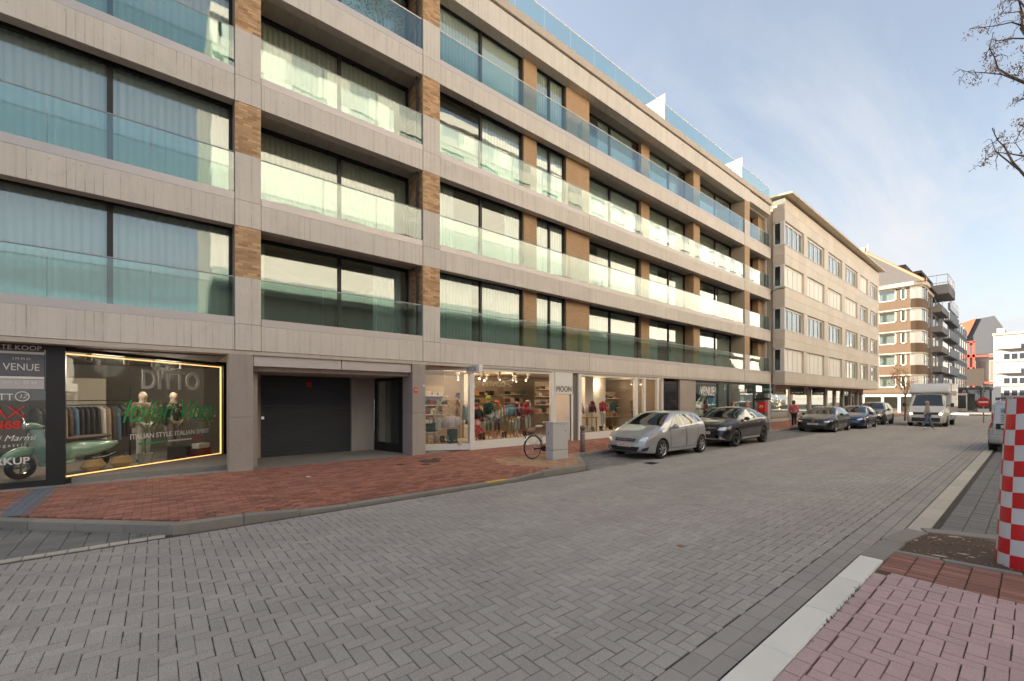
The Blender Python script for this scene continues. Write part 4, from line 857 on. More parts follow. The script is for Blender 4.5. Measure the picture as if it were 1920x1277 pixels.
# red steel frame building
B7 = thing('facade', 'retained brick facade held up by red steel props at the end of the street', 'building')
box('brick_facade', 'far_grey', B7, -19, -5.5, 172, 172.6, 4, 14.0)
mb = MB()
for x in (-14.2, -13.2, -11.5, -10.5): mb.box(x-.22, x+.22, 171, 171.4, 3.5, 17.5)
for z in (6, 10, 13.5, 17.2): mb.box(-14.4, -10.3, 171, 171.4, z, z+.5)
mb.box(-18, -5.5, 171, 171.3, 6, 6.5).box(-18, -5.5, 171, 171.3, 13.2, 13.7).build('steel_prop', 'far_red', B7)
for x in (-17.5, -15.8, -9.5, -7.5): box('window_opening', 'interior_dark', B7, x, x+1.1, 171.9, 171.99, 7, 12)
box('hoarding', 'slate_wall', B7, -19, -5.5, 168, 168.3, 0, 5.0)
sb = thing('site_board', 'brown construction board on posts in front of the red steel props', 'sign', (-9.6, 160, 0)); MB().box(-1.6, 1.6, -.1, .1, 5.2, 9.6).build('board', M('board_brown', (.06, .045, .035), .8), sb); MB().box(-1.4, -1.2, -.1, .1, 0, 5.2).box(1.2, 1.4, -.1, .1, 0, 5.2).build('post', 'far_grey', sb)
# white building at the end
B8 = thing('apartment_building', 'white sunlit apartment building closing the street on the right', 'building')
box('wall', 'far_white', B8, -6.9, 30, 170, 184, 0, 18.6); box('roof_edge', 'cream', B8, -7.1, 30, 169.8, 184, 18.6, 19.1)
for k in range(5):
    zb = 2.6+3.15*k
    box('ledge', 'cream', B8, -6.8, 30, 169.85, 170.0, zb-.5, zb-.35)
    for i, x in enumerate((-5.2, -1.0, 3.5, 8)):
        if i == 0 and k in (2, 4): box('balcony_front', 'white_paint', B8, -6.4, -2.2, 169, 169.95, zb-.3, zb+.9); continue
        for q in range(3): 
            fr = box('window', 'white_paint', B8, x+q*1.3, x+q*1.3+1.2, 169.9, 170.02, zb, zb+1.7); MB().box(x+q*1.3+.12, x+q*1.3+1.08, 169.87, 169.89, zb+.12, zb+1.58).build('pane', 'window_dark', fr)
MB().box(-6.4, -5.0, 172, 173, 19, 20.6).build('chimney', 'smooth_concrete', B8); MB().box(.4, 2.2, 172, 173, 19, 20.2).build('chimney', 'smooth_concrete', B8)
# kiosk and railing across the junction
kk = thing('shop_pavilion', 'low dark glazed pavilion with a red fascia at the junction', 'kiosk', (-8.6, 92, 0))
MB().box(-1.2, 4.6, 0, 6, 3.2, 3.6).build('roof', 'slate_wall', kk); M('burgundy', (.12, .02, .03), .6); MB().box(-1.2, 1.8, -.1, 0, 2.6, 3.3).build('fascia', 'burgundy', kk)
for x in (-1.2, .5, 2.2, 3.6, 4.5): MB().box(x, x+.12, 0, .12, .1, 3.2).build('post', 'dark_frame', kk)
MB().box(-1.1, 4.5, .05, .07, .1, 3.2).build('pane', 'pane_glass', kk); MB().box(-1.1, 4.5, 5, 5.2, .1, 3.2).build('back_wall', 'interior_dark', kk)
kb = thing('info_column', 'grey advertising column beside the low dark pavilion', 'column', (-6.6, 86, .1)); MB().box(-.7, .7, -.2, .2, .1, 2.6).build('panel', 'trim_metal', kb, bevel=.03); MB().box(-.6, .6, -.23, -.2, .5, 2.3).build('poster', 'window_dark', kb)

# ================================================================ LAMP, STREET FURNITURE
t = thing('street_lamp', 'grey wall-mounted street lamp on a short arm where the two buildings meet', 'street lamp', (-12.35, 34.7, 9.6))
MB().tube([(0, 0, 0), (.2, .05, .2), (.42, .08, .27)], .03).build('arm', 'dark_steel', t); MB().ball((.68, .1, .30), (.3, .12, .07), 14, 8).build('lamp_head', 'far_grey', t, smooth=True)
t = thing('utility_cabinet', 'light grey street utility cabinet standing beside the parked bicycle', 'cabinet', (-8.88, 8.85, PZ))
MB().box(-.31, 0, 0, .63, 0, .27).build('base', 'cabinet_grey', t, bevel=.01); MB().box(-.31, 0, 0, .63, .28, 1.06).build('door_body', 'cabinet_grey', t, bevel=.01)
MB().box(-.33, .015, -.015, .645, 1.06, 1.11).build('lid', 'cabinet_grey', t, bevel=.012); MB().box(-.2, -.17, -.006, 0, .74, .79).box(-.19, -.18, -.006, 0, .3, .36).box(.0, .006, .5, .53, .82, .85).build('lock', 'dark_steel', t)
t = thing('bollard', 'round brown metal bollard on the kerb beside the silver car', 'bollard', (-9.62, 10.97, PZ))
MB().lathe([(.0, 0), (.088, 0), (.085, .05), (.08, .7), (.062, .71), (.062, .735), (.08, .745), (.078, .86), (.05, .89), (0, .895)], (0, 0, 0), 'z', 20).build('post', M('bollard_paint', (.16, .10, .09), .5, .3), t, smooth=True)
MB().lathe([(.083, .62), (.084, .64)], (0, 0, 0), 'z', 20).build('ring', 'rail_metal', t)
# manholes
for (x, y, rx, lb) in ((-11.0, 6.0, .3, 'oval dark utility cover in the red brick pavement, largest of the four'), (-11.3, 6.4, .14, 'small dark cover nearest the shop front in the red pavement'), (-10.5, 5.6, .13, 'small dark cover right of the large one towards the kerb'), (-10.9, 5.05, .12, 'small dark cover at the left of the group in the red pavement')):
    o = MB().lathe([(0, 0), (rx, 0), (rx, .006), (rx*.9, .006), (rx*.88, .003), (0, .003)], (x, y, PZ+.002), 'z', 18).build('manhole_cover', 'joint'); tag(o, lb, 'manhole cover', 'covers in the red pavement')
gt = thing('drain_grate', 'small dark drain grate in the road beside the silver car', 'drain', (-7.2, 11.25, .002)); MB().box(-.16, .16, -.2, .2, 0, .005).build('frame', 'dark_steel', gt)
for i in range(6): MB().box(-.14, .14, -.17+i*.06, -.14+i*.06, .005, .009).build('bar', 'black', gt)
tag(MB().box(-7.84, -7.68, 5.65, 6.2, PZ-.0795, PZ-.0765).build('kerb_paint', M('yellow_paint', (.55, .38, .03), .7, var=.3, vs=30)), kind='structure')
tag(MB().box(-10.6, -10.48, 2.6, 2.7, PZ+.003, PZ+.006).build('litter', 'white_paint'), 'small white scrap of paper lying on the red pavement', 'litter')
# no entry sign
t = thing('road_sign', 'round red no entry sign on a pole behind the silver van', 'road sign', (-2.55, 50, 0))
MB().tube([(0, .05, 0), (0, .05, 3.15)], .04).build('pole', 'rail_metal', t); MB().lathe([(0, -.02), (.36, -.02), (.36, .02), (0, .02)], (0, 0, 1.65), 'y', 28).build('disc', 'red_paint', t)
MB().box(-.26, .26, -.03, -.02, 1.59, 1.71).build('bar', 'white_paint', t); MB().box(-.3, .3, -.02, .02, .85, 1.13).build('sub_sign', 'white_paint', t)

# ---------------- checkered wrap
t = thing('tree_guard', 'tall red and white chequered wrap standing round the tree in the soil bed', 'tree guard', (.03, 7.62, -.02))
rows_n, cols_n = 11, 11; Hh = 1.93; R0, R1 = .33, .245
va, fa, mi = [], [], []
SUB = 4
for j in range(rows_n+1):
    z = Hh*j/rows_n; r_ = R0+(R1-R0)*j/rows_n
    for i in range(cols_n*SUB+SUB): a = 2*PI*i/((cols_n+1)*SUB)+.35; va.append((r_*math.cos(a), r_*math.sin(a), z+.012*math.sin(3*a)))
NN = (cols_n+1)*SUB
mb = MB(); mb.v = va
for j in range(rows_n):
    for i in range(NN): mb.f.append((j*NN+i, j*NN+(i+1) % NN, (j+1)*NN+(i+1) % NN, (j+1)*NN+i)); mb.mi.append((i//SUB+j) % 2)
mb.build('chequered_sheet', ['vinyl_white', 'vinyl_red'], t, smooth=True)
MB().lathe([(R1-.005, Hh-.01), (R1-.06, Hh-.03), (0, Hh-.03)], (0, 0, 0), 'z', 24).build('top_cap', 'vinyl_white', t)

# ================================================================ TREES
def branches(mb, p, d, L, r, depth, tips, spread=.6, seg=4):
    P = [Vector(p)]; dd_ = Vector(d).normalized(); rr_ = [r]
    for i in range(seg):
        dd_ = (dd_+Vector((random.gauss(0, .12), random.gauss(0, .12), random.gauss(.03, .1)))).normalized(); P.append(P[-1]+dd_*L/seg); rr_.append(r*(1-.55*(i+1)/seg))
    mb.tube(P, rr_, 6)
    if depth == 0: tips.append(P[-1]); tips.append(P[-2]); return
    for k in range(random.choice((2, 3, 3))):
        i = random.randint(2, seg); a = random.random()*6.3; s = Vector((math.cos(a), math.sin(a), random.uniform(-.1, .6)))
        branches(mb, P[i], dd_+s*spread, L*random.uniform(.55, .75), rr_[i]*.65, depth-1, tips, spread, seg)
def leafcloud(mb, tips, n, rad, s0, s1, elong=1.6):
    for p in tips:
        for _ in range(n):
            c = p+Vector((random.gauss(0, rad), random.gauss(0, rad), random.gauss(0, rad))); a = Vector((random.gauss(0, 1), random.gauss(0, 1), random.gauss(0, 1))).normalized(); b = a.orthogonal().normalized(); s = random.uniform(s0, s1)
            mb.add([c-a*s*elong, c+b*s*.5, c+a*s*elong, c-b*s*.5], [(0, 1, 2, 3)])
t = thing('street_tree', 'thin young street tree with sparse brown leaves in front of the white truck', 'tree', (-7.15, 50, 0))
random.seed(11); mb = MB(); mb.tube([(0, 0, 0), (.05, 0, 1.2), (0, .05, 2.4)], [.07, .06, .05], 8); tips = []
for i in range(6): branches(mb, (0, .03, 1.7+.25*i), (math.cos(i*1.1)*.4, math.sin(i*1.1)*.4, 1.2), 1.0, .035, 2, tips, .5)
mb.build('trunk', 'bark', t); mb = MB(); leafcloud(mb, tips, 12, .14, .025, .05); mb.build('crown', 'leaf_dry', t)
# overhanging maple whose trunk stands in the chequered wrap
t = thing('street_tree', 'nearby tree reaching in at the top right with seed clusters on bare twigs', 'tree', (.03, 7.62, 0))
random.seed(5); mb = MB()
trunk = [(0, 0, 0), (.02, 0, 2), (.06, .02, 3.2), (.10, 0, 4.6), (.12, .05, 6.2), (.1, .1, 7.6)]; mb.tube(trunk, [.11, .1, .09, .075, .055, .03], 10)
def tw(px, py, dy=0.0):     # a point on the plane of the tree, given by its lateral offset and height
    tt = (px-960)/806; Y = 7.62+dy; dpt = Y/(.6353+.7723*tt); return Vector((-dpt*(.7723-.6353*tt)-.03, Y-7.62, 1.9+(748-py)*dpt/806))
BR = [([(2010, 330), (1960, 300), (1925, 155), (1900, 145), (1868, 128), (1862, 108), (1855, 92)], .035, 0.0), ([(1925, 157), (1880, 138), (1845, 137), (1815, 136), (1808, 134)], .014, .05), ([(1980, 80), (1950, 72), (1900, 71), (1870, 76), (1858, 92)], .02, -.1),
      ([(1975, 75), (1935, 55), (1915, 48), (1898, 43), (1870, 50), (1840, 52), (1819, 54)], .02, .1), ([(1915, 50), (1915, 25), (1908, 0), (1900, -40)], .022, .1), ([(1912, 22), (1895, 24), (1875, 27), (1868, 33)], .01, .12), ([(1990, 420), (1950, 350), (1925, 332), (1898, 303), (1885, 275), (1872, 262), (1860, 243)], .03, -.05),
      ([(1960, 290), (1920, 291), (1895, 288), (1872, 284), (1850, 298), (1840, 312)], .016, 0.0), ([(1960, 240), (1930, 225), (1910, 248), (1905, 268), (1915, 288)], .012, -.15), ([(1990, 200), (1960, 188), (1930, 184), (1912, 188), (1900, 190)], .012, .0),
      ([(1990, 120), (1950, 112), (1925, 118), (1912, 126), (1905, 140)], .012, .1), ([(1910, 3), (1895, 0), (1885, 4), (1878, 8)], .008, .1), ([(1866, 283), (1864, 272), (1868, 262)], .007, 0), ([(1958, 98), (1935, 92), (1918, 98)], .008, .1)]
pts_ = []
for P, r_, dy in BR:
    V_ = [tw(a+random.uniform(-3, 3), b+random.uniform(-2, 2), dy+.15*math.sin(i*1.7)) for i, (a, b) in enumerate(P)]
    mb.tube(V_, [max(.003, .62*r_*(1-.85*i/(len(V_)-1))) for i in range(len(V_))], 7)
    for v in V_[1:]:
        for _ in range(2):
            e = v+Vector((random.gauss(0, .06), random.gauss(0, .06), random.gauss(-.01, .05))); m1 = (v+e)/2+Vector((random.gauss(0, .012), 0, random.gauss(.012, .01))); mb.tube([v, m1, e, e+Vector((random.gauss(0, .02), 0, -.03))], [.004, .003, .0025, .002], 5, False); pts_.append(e)
    m_ = tw(2030, 320 if P[0][1] > 200 else 150, 0)
    mb.tube([V_[0], (V_[0]+Vector((.1, 0, V_[0].z-.7)))/2, Vector((.08, 0, V_[0].z-1.0))], [r_, r_*1.3, r_*1.6], 6)
mb.build('trunk', 'bark', t)
ks = [(1866, 36), (1838, 50), (1815, 66), (1842, 60), (1862, 80), (1866, 92), (1855, 100), (1850, 108), (1870, 88), (1884, 78), (1890, 76), (1808, 148), (1822, 158), (1828, 150), (1855, 128), (1862, 134), (1865, 122), (1858, 118), (1895, 160 - 30), (1905, 128), (1912, 145), (1918, 120), (1885, 262), (1886, 270), (1882, 252), (1862, 290), (1850, 300), (1845, 305), (1858, 280), (1905, 232), (1915, 225), (1918, 238), (1910, 240), (1890, 2), (1884, 6), (1918, 20), (1916, 30), (1904, 188), (1914, 92), (1910, 252)]
mb = MB(); leafcloud(mb, [tw(a, b, random.uniform(-.1, .1)) for a, b in ks], 22, .03, .007, .013, 2.0); leafcloud(mb, random.sample(pts_, min(len(pts_), 45)), 6, .02, .006, .011, 2.0); mb.build('seed_clusters', 'leaf_dry', t)['kind'] = 'stuff'
random.seed(21)

# ================================================================ VEHICLES
def pinterp(P, x, sm=0):
    xs, ys = zip(*P); return np.interp(x, xs, ys)
def gsmooth(v, x, s):
    if s <= 0: return v
    xx_ = np.linspace(x[0], x[-1], 401); vv = np.interp(xx_, x, v); k = np.exp(-.5*((np.arange(-40, 41)*(xx_[1]-xx_[0]))/s)**2); k /= k.sum()
    vp = np.pad(vv, 40, mode='edge'); r_ = np.convolve(vp, k, 'valid'); return np.interp(x, xx_, r_)
def fixn(me):
    b = bmesh.new(); b.from_mesh(me); bmesh.ops.recalc_face_normals(b, faces=b.faces); b.to_mesh(me); b.free()
class Body:
    def __init__(s, top, belt, bot, hw, rw, L, sm=.05):
        x = np.unique(np.concatenate([np.linspace(0, .5, 16), np.linspace(.5, L-.5, 56), np.linspace(L-.5, L, 16)]))
        T = gsmooth(pinterp(top, x), x, sm); Bl = np.minimum(gsmooth(pinterp(belt, x), x, sm), T-.004); Z0 = gsmooth(pinterp(bot, x), x, sm); W = gsmooth(pinterp(hw, x), x, .04); RW = gsmooth(pinterp(rw, x), x, .08)
        V = []; m = None
        for i in range(len(x)):
            z0, b, t_, w_, r_ = Z0[i], Bl[i], T[i], W[i], RW[i]
            h = b-z0; half = [(0, z0), (w_*.8, z0), (w_*.95, z0+.03*min(1, h*3)), (w_*.985, z0+h*.18), (w_*1.0, z0+h*.42), (w_*.995, z0+h*.66), (w_*.975, z0+h*.86), (w_*.94, b)]
            g_ = t_-b; ru = min(r_, w_*.93)
            half += [(w_*.925+(ru-w_*.925)*.12, b+g_*.15), (w_*.925+(ru-w_*.925)*.5, b+g_*.5), (w_*.925+(ru-w_*.925)*.85, b+g_*.82), (ru*.93, b+g_*.93), (ru*.7, b+g_*.975), (ru*.35, t_-g_*.005), (0, t_)]
            ring = [(y, z) for y, z in half]+[(-y, z) for y, z in half[-2:0:-1]]; m = len(ring)
            V += [(x[i], y, z) for y, z in ring]
        n = len(x); F = [(i*m+k, i*m+(k+1) % m, (i+1)*m+(k+1) % m, (i+1)*m+k) for i in range(n-1) for k in range(m)]+[tuple(range(m))[::-1], tuple(range((n-1)*m, n*m))]
        s.V, s.F, s.L = V, F, L; s.bvh = BVHTree.FromPolygons([Vector(v) for v in V], F)
    def hit(s, axis, a, b):
        if axis == 'f': o, d = Vector((-1, a, b)), Vector((1, 0, 0))
        elif axis == 'r': o, d = Vector((s.L+1, a, b)), Vector((-1, 0, 0))
        elif axis == 'l': o, d = Vector((a, 3, b)), Vector((0, -1, 0))
        elif axis == 's': o, d = Vector((a, -3, b)), Vector((0, 1, 0))
        else: o, d = Vector((a, b, 4)), Vector((0, 0, -1))
        h = s.bvh.ray_cast(o, d); return (h[0], -d) if h[0] is not None else (None, None)
    def patch(s, axis, q, off=.005, n=10, m=6):
        """bilinear quad q (4 corners) projected on the body, thin and following it"""
        mb = MB(); V, ok = [], []
        for j in range(m+1):
            for i in range(n+1):
                u, v = i/n, j/m; a = (1-v)*((1-u)*q[0][0]+u*q[1][0])+v*((1-u)*q[3][0]+u*q[2][0]); b = (1-v)*((1-u)*q[0][1]+u*q[1][1])+v*((1-u)*q[3][1]+u*q[2][1])
                h, d = s.hit(axis, a, b); ok.append(h is not None); V.append(tuple(h+d*off) if h is not None else (0, 0, 0))
        F = [f for f in [(j*(n+1)+i, j*(n+1)+i+1, (j+1)*(n+1)+i+1, (j+1)*(n+1)+i) for j in range(m) for i in range(n)] if all(ok[k] for k in f)]
        mb.add(V, F); return mb
    def make(s, name, mat, par, arches):
        me = bpy.data.meshes.new(name); me.from_pydata(s.V, [], s.F); me.materials.append(MT(mat)); me.materials.append(MT('plastic_dark')); o = bpy.data.objects.new(name, me); link(o, par)
        me.polygons.foreach_set('use_smooth', [True]*len(s.F)); me.update()
        fixn(me); cut = MB(); [cut.lathe([(r_, a_), (r_, b_)], (x, 0, z), 'y', 40) for x, z, r_ in arches for a_, b_ in ((-1.5, -.45), (.45, 1.5))]
        c = cut.build('cut', 'plastic_dark', par); fixn(c.data); md = o.modifiers.new('b', 'BOOLEAN'); md.operation = 'DIFFERENCE'; md.object = c; md.solver = 'EXACT'
        dg = bpy.context.evaluated_depsgraph_get(); me2 = bpy.data.meshes.new_from_object(o.evaluated_get(dg)); o.modifiers.clear(); o.data = me2; me2.name = name
        bpy.data.objects.remove(c)
        me2.materials.clear(); me2.materials.append(MT(mat)); me2.materials.append(MT('plastic_dark'))
        for p in me2.polygons:
            c_ = p.center; p.material_index = 0
            for x, z, r_ in arches:
                if math.hypot(c_.x-x, c_.z-z) < r_+.004 and abs(p.normal.y) < .3 and abs(c_.y) < 5 and (Vector((c_.x-x, c_.z-z)).dot(Vector((p.normal.x, p.normal.z))) < 0): p.material_index = 1
        es = o.modifiers.new('n', 'EDGE_SPLIT'); es.split_angle = R(38)
        return o
def wheel(par, x, y, r, side, spokes=5, rimm='steel', width=.2, rimf=.68, two=True):
    s = side; yo = y
    ty = MB().lathe([(r*rimf, -.0), (r*rimf*1.05, s*-.005), (r*.93, s*.006), (r*.985, s*-.012), (r, s*-.04), (r, s*-(width-.03)), (r*.95, s*-width), (r*rimf, s*-width)], (0, 0, 0), 'y', 28, False).build('wheel', 'rubber', par, smooth=True, loc=(x, yo, r))
    rm = MB().lathe([(r*rimf*1.0, s*-.002), (r*rimf*.93, s*-.02), (r*rimf*.92, s*-.09)], (0, 0, 0), 'y', 28, False).lathe([(r*.16, s*-.005), (r*.13, s*-.001), (0, s*-.001)] if s > 0 else [(r*.16, .005), (r*.13, .001), (0, .001)], (0, 0, 0), 'y', 12)
    for k in range(spokes):
        for dl_ in ((-.11, .11) if two else (0,)):
            a = 2*PI*k/spokes+.3; a2 = a+dl_; w_ = .11*r if not two else .055*r
            pa, pb = Vector((math.cos(a)*r*.1, 0, math.sin(a)*r*.1)), Vector((math.cos(a2)*r*rimf*.96, 0, math.sin(a2)*r*rimf*.96)); nn = Vector((-(pb-pa).z, 0, (pb-pa).x)).normalized()*w_
            v = [pa-nn, pa+nn, pb+nn*.8, pb-nn*.8]; rm.add([(q.x, s*-.008, q.z) for q in v]+[(q.x, s*-.04, q.z) for q in v], [(0, 1, 2, 3), (4, 7, 6, 5), (0, 4, 5, 1), (1, 5, 6, 2), (2, 6, 7, 3), (3, 7, 4, 0)])
    rm.build('rim', rimm, ty)
    MB().lathe([(r*rimf*.92, s*-.085), (0, s*-.086)], (0, 0, 0), 'y', 20).build('brake_drum', 'plastic_dark', ty)
    return ty
def plate(body, par, txt, axis='f', z=.5, w_=.26, h=.055, y=0, mat='plate', tm='red_letter'):
    hit, d = body.hit(axis, y, z); x = hit.x+(-.02 if axis == 'f' else .02)
    s = -1 if axis == 'f' else 1
    p = MB().box(x, x+.012*s, y-w_, y+w_, z-h, z+h).build('number_plate', mat, par); text(txt, h*1.75, (x+.014*s, y, z), R(-90) if axis == 'f' else R(90), tm, p, ext=.001, sx=.9); return p
def car(label, loc, rz, p, group=None):
    t = thing('parked_car', label, 'car', loc, rz, group); bd = Body(p['top'], p['belt'], p['bot'], p['hw'], p['rw'], p['L'], p.get('sm', .05)); r_ = p['r']; ar = r_+.055
    bo = bd.make('body', p['paint'], t, [(p['ax'][0], r_, ar), (p['ax'][1], r_, ar)]); W = max(q[1] for q in p['hw'])
    gl = 'car_glass'
    for q in p['screen']: bd.patch('t', q, .006, 14, 12).build('windscreen', gl, t, smooth=True)
    if 'rear' in p: bd.patch('t', p['rear'], .006, 10, 10).build('rear_window', gl, t, smooth=True)
    for ax_ in ('l', 's'):
        for q in p['side']: bd.patch(ax_, q, .007, 12, 8).build('side_window', gl, t, smooth=True)
        for q in p['doors']:
            cx = sum(a for a, b in q)/4; cz = sum(b for a, b in q)/4
            bd.patch(ax_, q, .002, 12, 12).build('door_gap', 'black', t, smooth=True)
            q2 = [(cx+(a-cx)*(1-.022/abs(a-cx)) if abs(a-cx) > .03 else a, cz+(b-cz)*(1-.014/abs(b-cz)) if abs(b-cz) > .03 else b) for a, b in q]
            d_ = bd.patch(ax_, q2, .004, 14, 12).build('door', p['paint'], t, smooth=True)
            hx = q[1][0]-.2; hz_ = p.get('hz', .86); h, dd_ = bd.hit(ax_, hx, hz_)
            if h: MB().ball((h.x, h.y+(.02 if ax_ == 'l' else -.02), h.z), (.09, .02, .018), 10, 6).build('handle', p['paint'], d_, smooth=True)
        for (nm, mt, q) in p.get('trimside', []): bd.patch(ax_, q, .008, 14, 3).build(nm, mt, t, smooth=True)
        sg_ = 1 if ax_ == 'l' else -1; mx_, mz = p['mirror']
        h, _ = bd.hit(ax_, mx_, mz)
        MB().ball((mx_-.02, h.y+sg_*.13, mz+.03), (.07, .11, .075), 12, 8).tube([(mx_, h.y-sg_*.02, mz-.02), (mx_, h.y+sg_*.08, mz)], .022, 6).build('wing_mirror', p.get('mirmat', p['paint']), t, smooth=True)
        for xa in p['ax']: wheel(t, xa, sg_*(W-.012), r_, sg_, p.get('spokes', 5), p.get('rim', 'steel'), two=p.get('two', True))
    for (nm, mt, ax_, q, sym) in p['bits']:
        for sg_ in ((1, -1) if sym else (1,)):
            qq = [((a*sg_, b) if ax_ in 'fr' else (a, b*sg_) if ax_ == 't' else (a, b)) for a, b in q]
            bd.patch(ax_ if not (ax_ == 'l' and sg_ < 0) else 's', qq, .008 if nm != 'grille' else .004, 10, 6).build(nm, mt, t, smooth=True)
    if p.get('plate'): plate(bd, t, *p['plate'], z=p['pz'], mat=p.get('pmat', 'plate'), tm=p.get('ptm', 'red_letter'))
    for (y, z, rad, mt, nm) in p.get('badges', []):
        h, _ = bd.hit('f', y, z); MB().lathe([(0, -.012), (rad*.72, -.012), (rad*.72, -.02), (rad, -.02), (rad, .02), (0, .02)], (h.x-.01, y, z), 'x', 18).build(nm, mt, t)
    MB().box(.6, p['L']-.5, -W*.8, W*.8, p.get('floor', .2), .24).build('underbody', 'plastic_dark', t)
    # interior dark tub so the glass reads deep
    return t, bd
corsa = dict(L=4.0, r=.305, ax=(.83, 3.34), paint='silver_paint', sm=.045,
    top=[(0, .47), (.02, .60), (.1, .72), (.35, .86), (.8, .985), (.95, 1.02), (1.35, 1.25), (1.72, 1.43), (2.1, 1.49), (2.6, 1.495), (3.15, 1.46), (3.5, 1.40), (3.66, 1.30), (3.8, 1.08), (3.92, .86), (4, .58)],
    belt=[(0, .44), (.1, .66), (.35, .79), (.8, .89), (1.4, .95), (2.5, 1.0), (3.3, 1.06), (3.6, 1.09), (3.8, .98), (3.92, .78), (4, .52)],
    bot=[(0, .27), (.08, .2), (.4, .17), (3.5, .18), (3.85, .24), (4, .36)], hw=[(0, .52), (.03, .62), (.1, .72), (.25, .80), (.5, .85), (.9, .868), (3.2, .868), (3.6, .84), (3.85, .76), (4, .6)],
    rw=[(0, .5), (.9, .74), (1.2, .68), (1.75, .58), (2.3, .57), (3.2, .55), (3.7, .56), (4, .5)],
    screen=[[(.98, -.70), (1.75, -.53), (1.75, .53), (.98, .70)]], rear=[(3.56, -.5), (3.76, -.58), (3.76, .58), (3.56, .5)],
    side=[[(1.62, .99), (2.2, 1.02), (2.16, 1.385), (1.98, 1.37)], [(1.3, .985), (1.56, .99), (1.88, 1.31), (1.60, 1.17)], [(2.29, 1.025), (3.14, 1.08), (3.02, 1.35), (2.26, 1.385)], [(3.24, 1.1), (3.42, 1.12), (3.28, 1.28), (3.17, 1.31)]],
    doors=[[(1.28, .3), (2.26, .3), (2.26, .965), (1.28, .93)], [(2.29, .3), (2.9, .3), (3.2, 1.03), (2.29, .97)]], hz=.88, mirror=(1.5, .98), spokes=7, rim='steel', two=False,
    bits=[('grille', 'black', 'f', [(-.36, .55), (.36, .55), (.40, .645), (-.40, .645)], False), ('grille_bar', 'steel', 'f', [(-.37, .595), (.37, .595), (.37, .615), (-.37, .615)], False), ('lower_intake', 'black', 'f', [(-.44, .24), (.44, .24), (.56, .40), (-.56, .40)], False),
          ('fog_lamp', 'plastic_dark', 'f', [(.58, .26), (.74, .29), (.78, .41), (.64, .36)], True), ('headlight', 'headlight', 'f', [(.50, .59), (.72, .57), (.80, .70), (.62, .70)], True), ('headlight', 'headlight', 'l', [(.16, .60), (.34, .66), (.58, .79), (.34, .77)], True),
          ('indicator', 'amber', 'l', [(.36, .73), (.42, .745), (.58, .80), (.46, .80)], True), ('tail_light', 'tail_red', 'l', [(3.7, .86), (3.86, .84), (3.74, 1.12), (3.62, 1.06)], True)],
    plate=('1-HMC-113',), pz=.44, badges=[(0, .605, .05, 'steel', 'badge')])
def var(base, **kw): d = dict(base); d.update(kw); return d
silver, _ = car('silver hatchback parked nearest, beside the grey cabinet', (-8.34, 11.52, 0), R(90), corsa)
suv = dict(L=4.57, r=.345, ax=(.86, 3.58), paint='black_paint', sm=.05,
    top=[(0, .60), (.03, .76), (.12, .88), (.5, .98), (1.05, 1.07), (1.2, 1.1), (1.65, 1.36), (2.05, 1.54), (2.4, 1.575), (2.9, 1.56), (3.4, 1.47), (3.9, 1.31), (4.25, 1.18), (4.38, 1.12), (4.5, .9), (4.57, .7)],
    belt=[(0, .56), (.12, .80), (.5, .90), (1.1, .99), (2.0, 1.03), (3.2, 1.07), (3.9, 1.12), (4.3, 1.09), (4.5, .86), (4.57, .66)],
    bot=[(0, .32), (.1, .24), (.5, .22), (4.0, .24), (4.4, .3), (4.57, .42)], hw=[(0, .60), (.04, .72), (.12, .80), (.3, .88), (.6, .905), (1.0, .91), (3.8, .91), (4.2, .87), (4.45, .8), (4.57, .66)],
    rw=[(0, .6), (1.1, .78), (1.5, .70), (2.1, .60), (2.9, .58), (3.8, .58), (4.3, .62), (4.57, .6)],
    screen=[[(1.24, -.73), (2.04, -.55), (2.04, .55), (1.24, .73)]], rear=[(3.5, -.5), (4.15, -.56), (4.15, .56), (3.5, .5)],
    side=[[(1.75, 1.07), (2.5, 1.09), (2.45, 1.46), (2.15, 1.45)], [(2.58, 1.095), (3.35, 1.12), (3.1, 1.42), (2.55, 1.46)], [(3.43, 1.13), (3.75, 1.16), (3.45, 1.32), (3.25, 1.38)]],
    doors=[[(1.45, .38), (2.52, .38), (2.52, 1.02), (1.45, .98)], [(2.56, .38), (3.15, .38), (3.45, 1.06), (2.56, 1.03)]], hz=.92, mirror=(1.72, 1.07), spokes=5, rim='dark_steel',
    trimside=[('sill_trim', 'trim_metal', [(1.4, .30), (3.1, .30), (3.1, .37), (1.4, .36)])],
    bits=[('grille', 'black', 'f', [(-.55, .56), (.55, .56), (.62, .74), (-.62, .74)], False), ('chrome_strip', 'steel', 'f', [(.10, .735), (.5, .745), (.5, .765), (.10, .765)], True), ('lower_intake', 'black', 'f', [(-.62, .36), (.62, .36), (.55, .52), (-.55, .52)], False), ('bumper_blade', 'trim_metal', 'f', [(-.78, .30), (.78, .30), (.74, .345), (-.74, .345)], False),
          ('headlight', 'headlight', 'f', [(.52, .68), (.80, .66), (.84, .80), (.6, .78)], True), ('headlight', 'headlight', 'l', [(.2, .70), (.38, .72), (.5, .86), (.3, .82)], True), ('bumper_wing', 'trim_metal', 'f', [(.5, .36), (.8, .31), (.62, .44), (.42, .52)], True)],
    plate=('1-XXZ-574',), pz=.56, badges=[(0, .70, .085, 'steel', 'badge')])
car('black coupe crossover parked second, between the silver hatchback and the green shop', (-8.4, 16.85, 0), R(90), suv)
